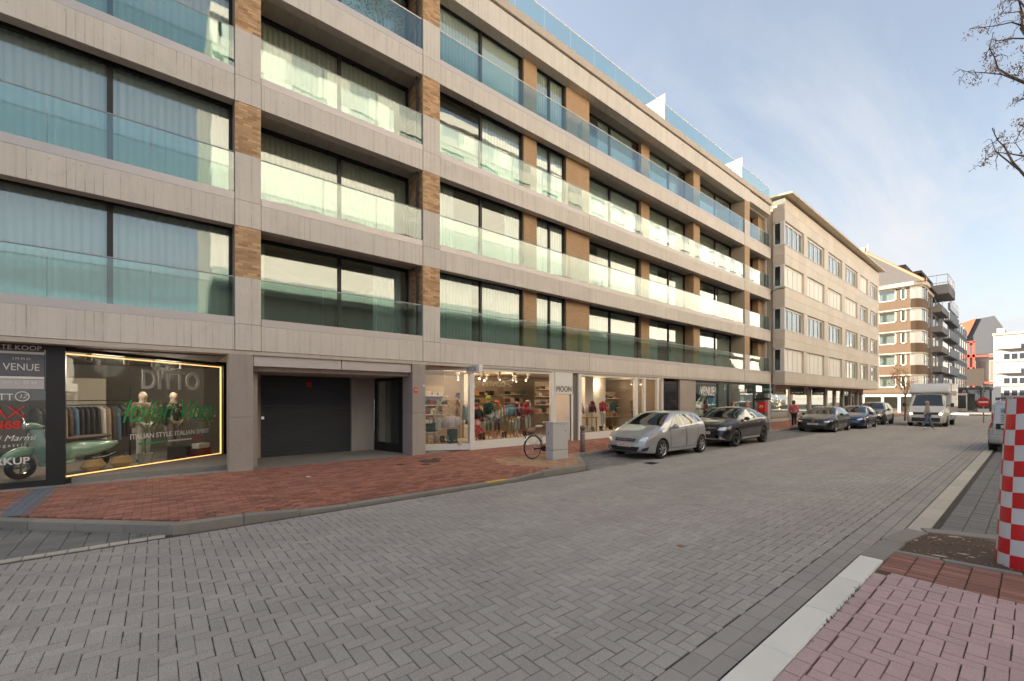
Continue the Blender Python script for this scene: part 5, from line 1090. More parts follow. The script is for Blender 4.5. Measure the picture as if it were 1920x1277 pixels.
golf = dict(L=4.28, r=.32, ax=(.88, 3.5), paint='olive_black_paint', sm=.05,
    top=[(0, .5), (.03, .64), (.12, .74), (.5, .86), (1.1, .98), (1.25, 1.02), (1.7, 1.27), (2.05, 1.42), (2.5, 1.465), (3.2, 1.45), (3.7, 1.38), (3.95, 1.25), (4.1, 1.0), (4.22, .82), (4.28, .6)],
    belt=[(0, .46), (.12, .68), (.5, .78), (1.1, .90), (2.5, .97), (3.6, 1.01), (4.0, .96), (4.2, .76), (4.28, .56)],
    bot=[(0, .25), (.1, .18), (.5, .16), (3.8, .18), (4.28, .34)], hw=[(0, .58), (.04, .7), (.12, .78), (.3, .86), (.6, .89), (1, .895), (3.6, .895), (4.0, .85), (4.28, .66)],
    rw=[(0, .55), (1.1, .74), (1.5, .66), (2.1, .58), (3.4, .56), (4.0, .58), (4.28, .55)],
    screen=[[(1.28, -.72), (2.04, -.54), (2.04, .54), (1.28, .72)]], side=[[(1.75, .97), (2.5, .99), (2.45, 1.37), (2.1, 1.36)], [(2.58, .99), (3.5, 1.03), (3.3, 1.34), (2.55, 1.37)]],
    doors=[[(1.4, .28), (2.5, .28), (2.5, .93), (1.4, .89)], [(2.54, .28), (3.1, .28), (3.4, .97), (2.54, .94)]], hz=.85, mirror=(1.72, .97), spokes=5, rim='steel',
    bits=[('grille', 'black', 'f', [(-.5, .57), (.5, .57), (.5, .62), (-.5, .62)], False), ('lower_intake', 'black', 'f', [(-.62, .24), (.62, .24), (.66, .40), (-.66, .40)], False), ('headlight', 'headlight', 'f', [(.5, .60), (.78, .60), (.80, .68), (.55, .66)], True), ('headlight', 'headlight', 'l', [(.2, .62), (.36, .64), (.5, .74), (.3, .72)], True)],
    plate=('1-EHB-814',), pz=.48, pmat='plate', ptm='dark_letter', badges=[(0, .62, .055, 'steel', 'badge')])
car('dark green-black hatchback parked third, behind the woman in pink', (-8.02, 28.75, 0), R(90), golf)
car('blue hatchback parked between the dark hatchback and the dark SUV', (-7.62, 33.9, 0), R(91), var(golf, paint='blue_paint', plate=None, L=4.28))
car('dark grey SUV parked farthest, just left of the white truck', (-7.85, 40.2, 0), R(90), var(suv, paint='olive_black_paint', plate=None, badges=[], r=.37,
    top=[(0, .66), (.03, .86), (.12, .98), (.5, 1.06), (1.15, 1.14), (1.25, 1.18), (1.65, 1.46), (1.95, 1.62), (2.4, 1.68), (3.4, 1.67), (4.0, 1.6), (4.25, 1.4), (4.4, 1.12), (4.5, .9), (4.57, .7)], rear=[(3.95, -.5), (4.2, -.56), (4.2, .56), (3.95, .5)],
    side=[[(1.75, 1.12), (2.5, 1.13), (2.45, 1.55), (2.1, 1.54)], [(2.58, 1.13), (3.4, 1.15), (3.3, 1.54), (2.55, 1.55)], [(3.5, 1.16), (3.95, 1.18), (3.8, 1.5), (3.42, 1.53)]]))
# ---- white box truck
t = thing('box_truck', 'white box truck with headlights on, driving down the street', 'truck', (-4.75, 40.6, 0), R(90))
cab = Body([(0, .75), (.04, .98), (.15, 1.12), (.55, 1.28), (.7, 1.36), (1.15, 1.95), (1.45, 2.27), (1.75, 2.33), (2.3, 2.33)], [(0, .7), (.15, 1.02), (.6, 1.16), (1.1, 1.26), (2.3, 1.28)], [(0, .32), (.1, .26), (2.3, .3)], [(0, .78), (.05, .88), (.2, .97), (.6, 1.0), (2.3, 1.0)], [(0, .75), (.7, .92), (1.4, .82), (2.3, .82)], 2.3, .04)
cab.make('cab', 'white_car', t, [(.95, .36, .42)])
cab.patch('t', [(.74, -.88), (1.4, -.79), (1.4, .79), (.74, .88)], .006, 12, 10).build('windscreen', 'car_glass', t)
for a in 'ls':
    cab.patch(a, [(1.05, 1.3), (1.85, 1.32), (1.85, 2.1), (1.45, 2.08)], .008).build('side_window', 'car_glass', t)
cab.patch('f', [(-.62, .82), (.62, .82), (.68, .98), (-.68, .98)], .006).build('grille', 'black', t); cab.patch('f', [(-.86, .34), (.86, .34), (.86, .62), (-.86, .62)], .008).build('bumper', 'plastic_dark', t)
for s in (1, -1):
    cab.patch('f', [(s*.66, .80), (s*.86, .80), (s*.88, .98), (s*.68, .96)], .01).build('headlight', 'headlight', t); h, _ = cab.hit('f', s*.74, .86); MB().ball((h.x-.02, s*.74, .88), (.03, .075, .06), 10, 6).build('lit_bulb', 'lit_lamp', t)
    MB().box(.78, .86, s*1.14, s*1.30, 1.36, 1.62).tube([(.85, s*.95, 1.45), (.82, s*1.2, 1.5)], .025).build('wing_mirror', 'plastic_dark', t, bevel=.03)
    for xa, yy in ((.95, .99), (4.6, .99)): wheel(t, xa, s*yy, .36, s, 5, 'dark_steel', .22)
    MB().box(2.5, 6.0, s*.95, s*1.0, .42, .7).build('side_guard', 'rail_metal', t)
plate(cab, t, '1-XKR-260', z=.66, tm='dark_letter')
MB().box(2.35, 6.3, -1.05, 1.05, .88, 3.0).build('cargo_box', 'white_car', t, bevel=.03)
MB().box(2.3, 6.2, -.4, .4, .45, .88).build('chassis', 'plastic_dark', t)
sec = [(1.42, 2.28), (1.38, 2.42), (1.55, 2.62), (1.85, 2.85), (2.15, 2.97), (2.33, 3.0), (2.33, 2.3)]; n = len(sec)
MB().add([(x, -1.02, z) for x, z in sec]+[(x, 1.02, z) for x, z in sec], [tuple(range(n)), tuple(range(n, 2*n))[::-1]]+[(i, n+i, n+(i+1) % n, (i+1) % n) for i in range(n)]).build('wind_deflector', 'white_car', t, bevel=.06)
for y in (-1.056, 1.056):
    for x in np.arange(2.6, 6.2, .6): MB().box(x, x+.02, y-.004, y+.004, .95, 2.95).build('box_seam', 'trim_metal', t)
# ---- silver van seen from behind (rear end at local x = 0)
t = thing('parked_van', 'silver panel van parked at the right edge, seen from behind', 'van', (-.18, 23.1, 0), R(90))
vb = Body([(0, .8), (.02, 1.2), (.06, 1.55), (.16, 1.78), (.35, 1.85), (2.6, 1.86), (3.2, 1.4), (4.2, .95), (4.4, .6)], [(0, .76), (.04, 1.0), (.3, 1.04), (4.0, .98), (4.4, .55)], [(0, .34), (.08, .27), (4.3, .26), (4.4, .35)], [(0, .82), (.04, .87), (.12, .9), (.5, .915), (4.0, .915), (4.4, .7)], [(0, .78), (.4, .8), (3, .76), (4.4, .7)], 4.4, .025)
vb.make('body', 'van_silver', t, [(.85, .33, .38), (3.6, .33, .38)])
for x in (.85, 3.6):
    for s in (1, -1): wheel(t, x, s*.905, .33, s, 5, 'dark_steel')
for q in ([(-.80, .62), (-.012, .62), (-.012, 1.72), (-.72, 1.72)], [(.012, .62), (.80, .62), (.72, 1.72), (.012, 1.72)]):
    vb.patch('f', q, .002, 8, 14).build('door_gap', 'black', t); c_ = (q[0][0]+q[1][0])/2
    vb.patch('f', [(c_+(a-c_)*.965, 1.17+(b-1.17)*.985) for a, b in q], .006, 8, 14).build('rear_door', 'van_silver', t, smooth=True)
for s in (1, -1):
    vb.patch('f', [(s*.79, .86), (s*.875, .86), (s*.83, 1.38), (s*.76, 1.38)], .016, 4, 8).build('tail_light', 'tail_red', t); vb.patch('f', [(s*.80, 1.05), (s*.86, 1.05), (s*.845, 1.18), (s*.79, 1.18)], .02, 3, 3).build('reversing_light', 'headlight', t)
vb.patch('f', [(-.84, .36), (.84, .36), (.84, .58), (-.84, .58)], .03, 10, 4).build('rear_bumper', 'van_silver', t, smooth=True)
h, _ = vb.hit('f', .3, .9)
pl = MB().box(h.x-.035, h.x, .0, .7, .82, 1.02).build('plate_recess', 'black', t); MB().box(h.x-.045, h.x-.036, .08, .58, .86, .97).build('number_plate', 'plate', pl); text('1-VV', .1, (h.x-.048, .33, .915), R(-90), 'red_letter', pl, ext=.001)
tp = MB().box(h.x-.012, h.x+.01, .45, .58, 1.42, 1.56).build('logo', 'sky_print', t); MB().box(h.x-.016, h.x-.012, .45, .51, 1.42, 1.49).build('logo_square', 'red_paint', tp)
for i in range(4): marks((.42, .30, .38, .40)[i], .032, (h.x-.02, .58-(.21, .15, .19, .20)[i], 1.32-.075*i), R(-90), 'dark_letter', t, i+5)
rk_ = MB(); [rk_.tube([(x, -.7, 1.93), (x, .7, 1.93)], .025) for x in (.5, 1.3, 2.1)]; [rk_.tube([(.3, y, 1.93), (2.4, y, 1.93)], .025) for y in (-.7, .7)]; [rk_.tube([(x, y, 1.84), (x, y, 1.93)], .025) for x in (.5, 2.1) for y in (-.7, .7)]; rk_.build('roof_rack', 'dark_steel', t)

# ================================================================ BICYCLE
t = thing('bicycle', 'pale blue city bicycle with white saddle leaning behind the grey cabinet', 'bicycle', (-9.42, 8.55, PZ), R(90))
for x, m_ in ((0, 0), (1.08, 1)):
    wl = MB().lathe([(.335, -.018), (.35, -.012), (.355, 0), (.35, .012), (.335, .018), (.325, .012), (.325, -.012), (.335, -.018)], (0, 0, 0), 'y', 36).build('wheel', 'rubber', t, smooth=True, loc=(x, 0, .355))
    MB().lathe([(.325, -.012), (.327, 0), (.325, .012), (.312, .01), (.312, -.01), (.325, -.012)], (0, 0, 0), 'y', 36).build('rim', 'steel', wl)
    sp = MB(); [sp.tube([(.02*math.cos(k*.45), .02*(-1)**k, .02*math.sin(k*.45)), (.315*math.cos(k*.45+.1), 0, .315*math.sin(k*.45+.1))], .0018, 4, False) for k in range(14)]; sp.lathe([(0, -.04), (.03, -.04), (.03, .04), (0, .04)], (0, 0, 0), 'y', 12); sp.build('spokes', 'steel', wl)
    MB().tube([(.375*math.cos(a), 0, .375*math.sin(a)) for a in np.linspace(R(20), R(200), 16)], .012, 6).build('mudguard', 'steel', wl)
M('bike_blue', (.35, .5, .55), .35, .3)
MB().tube([(0, 0, .355), (.42, 0, .29), (.9, 0, .72)], .014).tube([(.42, 0, .29), (.3, 0, .78)], .014).tube([(0, 0, .355), (.32, 0, .68)], .010).tube([(.9, 0, .8), (.93, 0, .62), (1.08, 0, .355)], .014).tube([(.34, 0, .62), (.88, 0, .78)], .012).build('frame', 'bike_blue', t, smooth=True)
MB().tube([(.3, 0, .78), (.28, 0, .92)], .012).build('seat_post', 'steel', t); MB().ball((.25, 0, .955), (.15, .09, .05), 14, 8).build('saddle', 'cream', t, smooth=True)
MB().tube([(.9, 0, .8), (.88, 0, 1.02)], .012).tube([(.66, -.28, 1.05), (.8, -.2, 1.07), (.9, 0, 1.03), (.8, .2, 1.07), (.66, .28, 1.05)], .011).build('handlebar', 'steel', t)
MB().box(-.2, .2, -.06, .06, .73, .75).tube([(-.15, .05, .73), (0, .05, .36)], .006).tube([(-.15, -.05, .73), (0, -.05, .36)], .006).build('rear_rack', 'steel', t); MB().ball((-.3, 0, .66), (.02, .03, .045), 8, 6).build('rear_light', 'tail_red', t)
MB().lathe([(0, -.03), (.09, -.03), (.09, -.02), (0, -.02)], (.42, 0, .29), 'y', 18).tube([(.42, -.05, .29), (.5, -.06, .16)], .01).box(.47, .55, -.13, -.05, .15, .17).box(0, .42, -.05, -.03, .28, .33).build('crank', 'dark_steel', t)
b = MB().ball((-9.42, 8.48, PZ+.84), (.1, .19, .09), 12, 8).ball((-9.4, 8.56, PZ+.89), (.08, .1, .06), 10, 6).build('bag', M('brown_cloth', (.24, .13, .09), .85, var=.3), smooth=True); tag(b, 'crumpled brown bag on the rear rack of the bicycle', 'bag')

# ================================================================ PEOPLE
def hand(par, p, d, mat='skin', s=1.0):
    d = Vector(d).normalized(); u = d.cross(Vector((0, 1, 0))).normalized() if abs(d.y) < .9 else Vector((1, 0, 0)); mb = MB(); p = Vector(p)
    mb.ball(p+d*.045*s, (.028*s, .02*s, .045*s), 8, 6)
    for i, l in enumerate((.06, .072, .068, .052)): q = p+d*.08*s+u*(i-1.5)*.016*s; mb.tube([q, q+d*l*.55*s, q+d*l*.9*s+Vector((.01, 0, .0))], [.009*s, .008*s, .006*s], 6)
    q = p+d*.03*s+u*.03*s; mb.tube([q, q+d*.03*s+u*.02*s, q+d*.06*s+u*.022*s], [.01*s, .009*s, .007*s], 6); return mb.build('hand', mat, par, smooth=True)
def person(name, label, cat, loc, rz, h, stride=.0, arms=((.05, 0), (.05, 0)), top='white_paint', legs='black', shoes='black', hair='bark', skin='skin', longhair=False, hem=.46, face=True, bend=.06, group=None, wide=1.0):
    t = thing(name, label, cat, loc, rz, group); k = h
    hip, kn, an = .525*k, .285*k, .045*k; pel = (0, 0, hip+.03*k)
    J = {}; fx = (stride, -stride)
    for i, s in enumerate((1, -1)):
        J['h', s] = (0, s*.05*k, hip); J['a', s] = (fx[i]*1.0, s*.055*k, an+(.05 if fx[i] < 0 else 0)); J['k', s] = (fx[i]*.42+bend*.5+.01, s*.052*k, kn+.005); J['t', s] = (fx[i]+.12*k*.8, s*.065*k, .02*k+(.0 if fx[i] < 0 else 0))
        sw, el = arms[i]; J['s', s] = (0, s*.105*k*wide, .81*k); J['e', s] = (-.02+math.sin(sw)*.17*k, s*.135*k*wide, .81*k-math.cos(sw)*.17*k); a2 = sw+el
        J['w', s] = (J['e', s][0]+math.sin(a2)*.15*k, s*(.135*wide)*k, J['e', s][2]-math.cos(a2)*.15*k)
    V = [(*pel, .075*k*wide), (0, 0, .66*k, .068*k*wide), (0, 0, .77*k, .07*k*wide), (0, 0, .845*k, .03*k), (.01*k, 0, .885*k, .042*k), (.01*k, 0, .94*k, (.05*k, .047*k)), (.005*k, 0, .975*k, .035*k)]; E_ = [(0, 1), (1, 2), (2, 3), (3, 4), (4, 5), (5, 6)]
    for s in (1, -1):
        b = len(V); V += [(*J['s', s], .036*k), (*J['e', s], .026*k), (*J['w', s], .018*k)]; E_ += [(2, b), (b, b+1), (b+1, b+2)]
        b = len(V); V += [(*J['h', s], .052*k), (*J['k', s], .036*k), (*J['a', s], .024*k), (*J['t', s], .02*k)]; E_ += [(0, b), (b, b+1), (b+1, b+2), (b+2, b+3)]
    skinned('body', V, E_, skin, t, 2)
    V = [(0, 0, hem*k+.06*k, .083*k*wide), (0, 0, .62*k, .078*k*wide), (0, 0, .77*k, .08*k*wide), (0, 0, .825*k, .04*k)]; E_ = [(0, 1), (1, 2), (2, 3)]
    for s in (1, -1): b = len(V); V += [(*J['s', s], .047*k), (*J['e', s], .036*k), (*J['w', s], .028*k)]; E_ += [(2, b), (b, b+1), (b+1, b+2)]
    skinned('jacket', V, E_, top, t, 2)
    V = [(0, 0, hip+.05*k, .08*k*wide)]; E_ = []
    for s in (1, -1): b = len(V); V += [(*J['h', s], .058*k), (*J['k', s], .044*k), (*J['a', s], .034*k)]; E_ += [(0, b), (b, b+1), (b+1, b+2)]
    skinned('trousers', V, E_, legs, t, 2)
    for s in (1, -1):
        a, q = Vector(J['a', s]), Vector(J['t', s]); dz = min(a.z, .045*k)
        skinned('shoe', [(a.x-.03*k, a.y, a.z-.018*k, .026*k), (a.x+.03*k, a.y, a.z-.02*k, .027*k), (q.x, q.y, max(.02*k, a.z-.03*k), .019*k)], [(0, 1), (1, 2)], shoes, t, 1)
        w_ = Vector(J['w', s]); hand(t, w_, (w_-Vector(J['e', s])), skin, k/1.75)
    MB().ball((.006*k, 0, .932*k), (.055*k, .045*k, .066*k), 14, 10).build('head', skin, t, smooth=True)
    if hair:
        hb = MB().ball((-.006*k, 0, .957*k), (.056*k, .053*k, .052*k), 14, 9)
        if longhair: hb.ball((-.028*k, 0, .91*k), (.04*k, .055*k, .07*k), 12, 8)
        hb.build('hair', hair, t, smooth=True)
    if face:
        MB().tube([(.05*k, 0, .945*k), (.066*k, 0, .928*k)], [.006*k, .009*k], 6).build('nose', skin, t, smooth=True)
        for s in (1, -1): MB().ball((.05*k, s*.02*k, .945*k), .006*k, 6, 5).build('eye', 'dark_letter', t); MB().ball((.005*k, s*.052*k, .935*k), (.012*k, .005*k, .018*k), 8, 6).build('ear', skin, t, smooth=True)
        MB().box(.052*k, .056*k, -.014*k, .014*k, .908*k, .912*k).build('mouth', 'flower_pink', t)
    return t
M('pink_cloth', (.62, .14, .16), .8); M('jeans', (.10, .16, .24), .85); M('sweater', (.42, .38, .31), .85); M('hair_brown', (.10, .045, .02), .6); M('hair_red', (.25, .09, .04), .6); M('hair_grey', (.45, .42, .4), .6); M('orange_cloth', (.5, .14, .05), .8)
p = person('person', 'woman in pink jacket and black trousers walking on the left pavement', 'person', (-9.75, 31.3, PZ), R(95), 1.68, .1, ((.2, .3), (-.1, .3)), 'pink_cloth', 'black', 'white_paint', 'hair_brown', longhair=True)
MB().ball((.0, -.24, .86), (.1, .05, .09), 10, 6).build('handbag', 'white_paint', p, smooth=True)
p = person('person', 'man in beige sweater and jeans crossing in front of the truck', 'person', (-4.25, 37.0, 0), R(15), 1.76, .27, ((.15, .4), (-.35, .15)), 'sweater', 'jeans', 'white_paint', 'hair_grey', wide=1.12)
MB().box(.085, .1, -.07, .07, 1.645, 1.675).build('sunglasses', 'black', p)
person('person', 'woman with reddish brown hair standing behind the black crossover', 'person', (-10.6, 24.5, PZ), R(60), 1.66, .03, top='bark', legs='black', hair='hair_red', longhair=True)
p = person('person', 'grey haired person with glasses beside the red haired woman', 'person', (-10.3, 25.7, PZ), R(-140), 1.68, .03, top='orange_cloth', legs='black', hair='hair_grey'); MB().box(.09, .1, -.06, .06, 1.575, 1.6).build('glasses', 'black', p)
t = thing('postbox', 'red letterbox with black arched top behind the black crossover', 'postbox', (-10.0, 27.0, PZ)); MB().box(-.2, .2, -.18, .18, 1.0, 1.62).build('box', 'red_paint', t, bevel=.03); MB().box(-.45, .4, -.15, .15, 1.72, 1.78).tube([(-.45, 0, 1.72), (0, 0, 1.83), (.4, 0, 1.78)], .05).build('top', 'black', t); MB().tube([(0, 0, 0), (0, 0, 1.0)], .05).build('post', 'dark_steel', t); text('PI', .26, (0, -.186, 1.32), 0, 'white_paint', t)
tag(MB().tube([(-10.05, 28.3, PZ), (-10.05, 28.3, 2.9)], .03).build('thin_post', 'rail_metal'), 'thin grey post on the pavement right of the red letterbox', 'post')

# ================================================================ DITTO SHOP CONTENTS
FZ = .236
t = thing('motor_scooter', 'mint green scooter displayed in the left shop window', 'scooter', (-13.3, -2.2, FZ), R(125))
# local x forward(rear of scooter at +x): front wheel at x=0, rear at 1.3
for x in (0.0, 1.32):
    wl = MB().lathe([(.13, -.05), (.2, -.055), (.235, -.03), (.24, 0), (.235, .03), (.2, .055), (.13, .05)], (0, 0, 0), 'y', 26, False).build('wheel', 'rubber', t, smooth=True, loc=(x, 0, .24)); rm = MB().lathe([(.13, -.04), (.12, -.01), (.12, .01), (.13, .04)], (0, 0, 0), 'y', 20, False); [rm.box(-.12, .12, -.02, .02, -.015, .015) for _ in (0,)]; rm.box(-.015, .015, -.02, .02, -.12, .12).build('rim', 'steel', wl)
fen = MB(); 
sec = []
for a in np.linspace(R(10), R(185), 14): sec.append((.27*math.cos(a)*1.15, .27*math.sin(a)))
skinned('front_fender', [(-.28, 0, .36, (.05, .08)), (-.18, 0, .5, (.06, .1)), (.02, 0, .58, (.07, .12)), (.2, 0, .55, (.05, .1))], [(0, 1), (1, 2), (2, 3)], 'mint', t, 2)
def loft(secs_, name, mat, par):   # secs: (x, z, half-width, half-height) ellipses
    mb = MB(); n = 18; V = []
    for (x, z, wy, hz_) in secs_: V += [(x, wy*math.cos(2*PI*k/n), z+hz_*math.sin(2*PI*k/n)) for k in range(n)]
    return mb.add(V, [(i*n+k, i*n+(k+1) % n, (i+1)*n+(k+1) % n, (i+1)*n+k) for i in range(len(secs_)-1) for k in range(n)]+[tuple(range(n))[::-1], tuple(range((len(secs_)-1)*n, len(secs_)*n))]).build(name, mat, par, smooth=True)
mb = MB(); V = []
for i in range(13):
    u = i/12; z = .3+u*.72; x = .32-.12*u-.05*math.sin(u*PI); w_ = .19+.13*math.sin(min(1, u*1.3)*PI)
    for j in range(9): q = j/8*2-1; V.append((x+.09*q*q, w_*q, z))
mb.add(V, [(i*9+j, i*9+j+1, (i+1)*9+j+1, (i+1)*9+j) for i in range(12) for j in range(8)]); o = mb.build('leg_shield', 'mint', t, smooth=True); s_ = o.modifiers.new('s', 'SOLIDIFY'); s_.thickness = .03
loft([(.3, .27, .12, .05), (.5, .25, .17, .04), (.75, .26, .17, .05), (.85, .32, .14, .08)], 'footboard', 'mint', t)
loft([(.66, .48, .12, .16), (.78, .5, .19, .2), (1.0, .52, .225, .2), (1.3, .54, .215, .17), (1.55, .57, .16, .11), (1.72, .6, .06, .05)], 'rear_cowl', 'mint', t)
loft([(.62, .74, .08, .03), (.72, .76, .13, .05), (1.05, .78, .14, .055), (1.4, .78, .13, .05), (1.55, .8, .09, .035)], 'seat', 'leather', t)
loft([(.06, 1.06, .04, .035), (.12, 1.1, .08, .06), (.22, 1.1, .1, .06), (.33, 1.07, .06, .04)], 'headset', 'mint', t)
MB().ball((.06, 0, 1.1), (.04, .075, .075), 12, 8).build('headlight', 'headlight', t, smooth=True)
MB().tube([(.2, -.36, 1.08), (.17, -.15, 1.11), (.17, .15, 1.11), (.2, .36, 1.08)], .018).build('handlebar', 'mint', t)
for s in (1, -1): MB().tube([(.17, s*.2, 1.12), (.16, s*.28, 1.3)], .006).ball((.16, s*.3, 1.34), (.015, .07, .045), 10, 6).build('mirror', 'steel', t); MB().tube([(.2, s*.25, 1.09), (.2, s*.38, 1.07)], .02).build('grip', 'rubber', t)
MB().tube([(.14, 0, .95), (.05, .04, .5), (0, .05, .24)], .025).build('fork', 'steel', t); MB().tube([(1.2, 0, .28), (1.45, -.1, .3), (1.62, -.12, .38)], .04).build('exhaust', 'dark_steel', t); MB().ball((1.7, 0, .62), (.03, .06, .04), 8, 6).build('tail_light', 'tail_red', t)
def basket(x, y, lb):
    t = thing('wicker_basket', lb, 'basket', (x, y, FZ), R(130), 'wicker baskets'); mb = MB()
    prof = [(.12, 0), (.26, .13), (.16, .27)]
    for k in range(22):
        a = 2*PI*k/22; mb.tube([(r_*math.cos(a), r_*.55*math.sin(a), z) for r_, z in prof], .005, 4)
    for z, r_ in ((0, .12), (.05, .175), (.09, .215), (.13, .26), (.17, .23), (.22, .195), (.27, .16)): mb.tube([(r_*math.cos(a), r_*.55*math.sin(a), z) for a in np.linspace(0, 2*PI, 25)], .006, 4)
    mb.build('weave', 'wicker', t); MB().lathe([(0, .005), (.11, .005), (.25, .13), (.15, .262)], (0, 0, 0), 'z', 20).build('lining', 'wicker', t).scale = (1, .5, 1); MB().tube([(-.07, 0, .27), (-.05, 0, .38), (.05, 0, .38), (.07, 0, .27)], .008).build('handle', 'leather', t)
x, y = D2(.2, -.42); basket(x, y, 'left of the two wicker baskets in the shop window'); x, y = D2(.345, -.40); basket(x, y, 'right of the two wicker baskets, beside the zigzag plant pot')
M('mannequin_top', (.20, .14, .08), .8, var=.3, vs=20); M('chino', (.30, .23, .18), .85); M('offwhite_cloth', (.55, .53, .47), .85)
x, y = D2(.56, -.85); person('mannequin', 'mannequin in brown jacket and off-white trousers behind the shop lettering', 'mannequin', (x, y, FZ), DA-R(90), 1.86, .0, top='mannequin_top', legs='offwhite_cloth', shoes='leather', hair=None, skin='mannequin', face=False)
x, y = D2(.77, -.85); person('mannequin', 'mannequin in black jacket and taupe trousers beside the potted olive trees', 'mannequin', (x, y, FZ), DA-R(90), 1.86, .02, top='black', legs='chino', shoes='cream', hair=None, skin='mannequin', face=False)
def potplant(x, y, lb, potm, h, seedv, leaf='leaf_olive', pot=(.13, .17, .28), z=FZ, n=6):
    random.seed(seedv); t = thing('potted_plant', lb, 'plant', (x, y, z)); MB().lathe([(0, 0), (pot[0], 0), (pot[1], pot[2]), (pot[1]-.02, pot[2]), (pot[1]-.03, pot[2]-.03), (0, pot[2]-.03)], (0, 0, 0), 'z', 18).build('pot', potm, t)
    mb = MB(); tips = []; mb.tube([(0, 0, pot[2]-.04), (.02, 0, h*.45)], .012, 6)
    for i in range(5): branches(mb, (.02, 0, h*(.4+.06*i)), (math.cos(i*1.3), math.sin(i*1.3), 1.3), h*.35, .008, 1, tips, .5, 3)
    mb.build('stem', 'bark', t); mb = MB(); leafcloud(mb, tips, n, .055, .02, .035, 1.4); mb.build('foliage', leaf, t)
m = bpy.data.materials.new('zigzag'); MATS['zigzag'] = m; q = NT(m); s_ = q.new('SeparateXYZ'); q.l.new(q.obj(), s_.inputs[0]); an_ = q.math('ARCTAN2', s_.outputs[1], s_.outputs[0])
zg = q.math('PINGPONG', q.math('MULTIPLY', an_, 4.0), 1.0); st = q.math('LESS_THAN', q.math('FRACT', q.math('ADD', q.math('MULTIPLY', s_.outputs[2], 24), q.math('MULTIPLY', zg, 1.4))), .5); q.fin(q.bsdf(q.mix(st, (.03, .06, .05), (.6, .6, .55)), .6))
x, y = D2(.475, -.35); potplant(x, y, 'leafy plant in a zigzag patterned pot right of the baskets', 'zigzag', 1.45, 3, 'leaf_olive', n=14)
x, y = D2(.84, -.75); potplant(x, y, 'left of the two small olive trees by the lit window edge', 'black', 1.45, 4, n=10)
x, y = D2(.92, -.55); potplant(x, y, 'right of the two small olive trees, nearest the window edge', 'leather', 1.2, 5, n=10)
x, y = D2(.88, -.4); t = thing('display_crate', 'dark red crate holding a stack of papers below the olive trees', 'crate', (x, y, FZ), DA); MB().box(-.22, .22, -.15, .15, 0, .22).build('crate_body', 'burgundy', t, bevel=.01); [MB().box(-.18, .18, -.12, .12, .225+i*.035, .255+i*.035).build('paper', 'light_letter', t) for i in range(4)]
x, y = D2(.77, -.3); tag(MB().box(x-.3, x+.25, y-.5, y-.1, FZ, FZ+.35).build('display_block', 'black'), 'low black display block in front of the black jacketed mannequin', 'plinth')
t = thing('clothes_rack', 'black rail hung with dark suits behind the scooter', 'clothes rack', (-15.6, -2.3, FZ), DA)
MB().tube([(-.2, 0, 0), (-.2, 0, 2.6)], .02).tube([(2.2, 0, 0), (2.2, 0, 2.6)], .02).tube([(-.2, 0, 1.5), (2.2, 0, 1.5)], .016).tube([(-.2, 0, 1.62), (2.2, 0, 1.62)], .012).build('rail', 'black', t)
random.seed(9); gm_ = ['black', 'black', 'dark_frame', 'offwhite_cloth', 'chino', 'leather', 'jeans', 'black']
for i in range(17):
    m_ = gm_[i % 8]; x = -.05+i*.13; hz_ = random.uniform(.85, 1.0)
    V = []; secs_ = [(1.45, .03, .06), (1.38, .045, .2), (1.1, .05, .22), (1.45-hz_, .055, .24)]; n = 10
    for z, wx, wy in secs_: V += [(x+wx*math.cos(2*PI*k/n), wy*math.sin(2*PI*k/n), z) for k in range(n)]
    MB().add(V, [(a*n+k, a*n+(k+1) % n, (a+1)*n+(k+1) % n, (a+1)*n+k) for a in range(3) for k in range(n)]).tube([(x, 0, 1.45), (x, 0, 1.5)], .004, 4).build('garment', m_, t, smooth=True)
cols = {'jk_green': (.03, .07, .05), 'jk_neon': (.75, .18, .06), 'jk_camo': (.30, .28, .14), 'jk_teal': (.12, .22, .26), 'jk_red': (.45, .015, .03), 'jk_maroon': (.16, .03, .05), 'jk_pink': (.6, .3, .28), 'jk_dark': (.04, .035, .045), 'jk_brown': (.20, .12, .09), 'cap_lime': (.45, .5, .08), 'lt_grey': (.38, .36, .34), 'floral': (.28, .25, .14), 'tulle': (.62, .50, .47)}
for k_, c in cols.items(): M(k_, c, .85, var=.35 if k_ in ('floral', 'jk_camo') else .15, vs=40 if k_ in ('floral', 'jk_camo') else 12)
def rack(loc, rz, lb, L_, mats_, sd, zt=1.5):
    random.seed(sd); t = thing('clothes_rack', lb, 'clothes rack', loc, rz)
    MB().tube([(0, 0, 0), (0, 0, zt)], .015).tube([(L_, 0, 0), (L_, 0, zt)], .015).tube([(0, 0, zt), (L_, 0, zt)], .014).build('rail', 'dark_steel', t); x = .08; n = 10
    while x < L_-.05:
        h = random.uniform(.45, .8); V = []
        for z, wx, wy in ((zt-.03, .025, .04), (zt-.1, .035, .16), (zt-.35, .045, .18), (zt-h, .05, .2)): V += [(x+wx*math.cos(2*PI*k/n), wy*math.sin(2*PI*k/n), z) for k in range(n)]
        MB().add(V, [(a*n+k, a*n+(k+1) % n, (a+1)*n+(k+1) % n, (a+1)*n+k) for a in range(3) for k in range(n)]).build('garment', random.choice(mats_), t, smooth=True); x += random.uniform(.09, .15)
rk1 = ['jk_red', 'jk_maroon', 'jk_dark', 'jk_teal', 'jk_camo', 'jk_pink', 'floral', 'lt_grey', 'jk_brown', 'jk_neon']
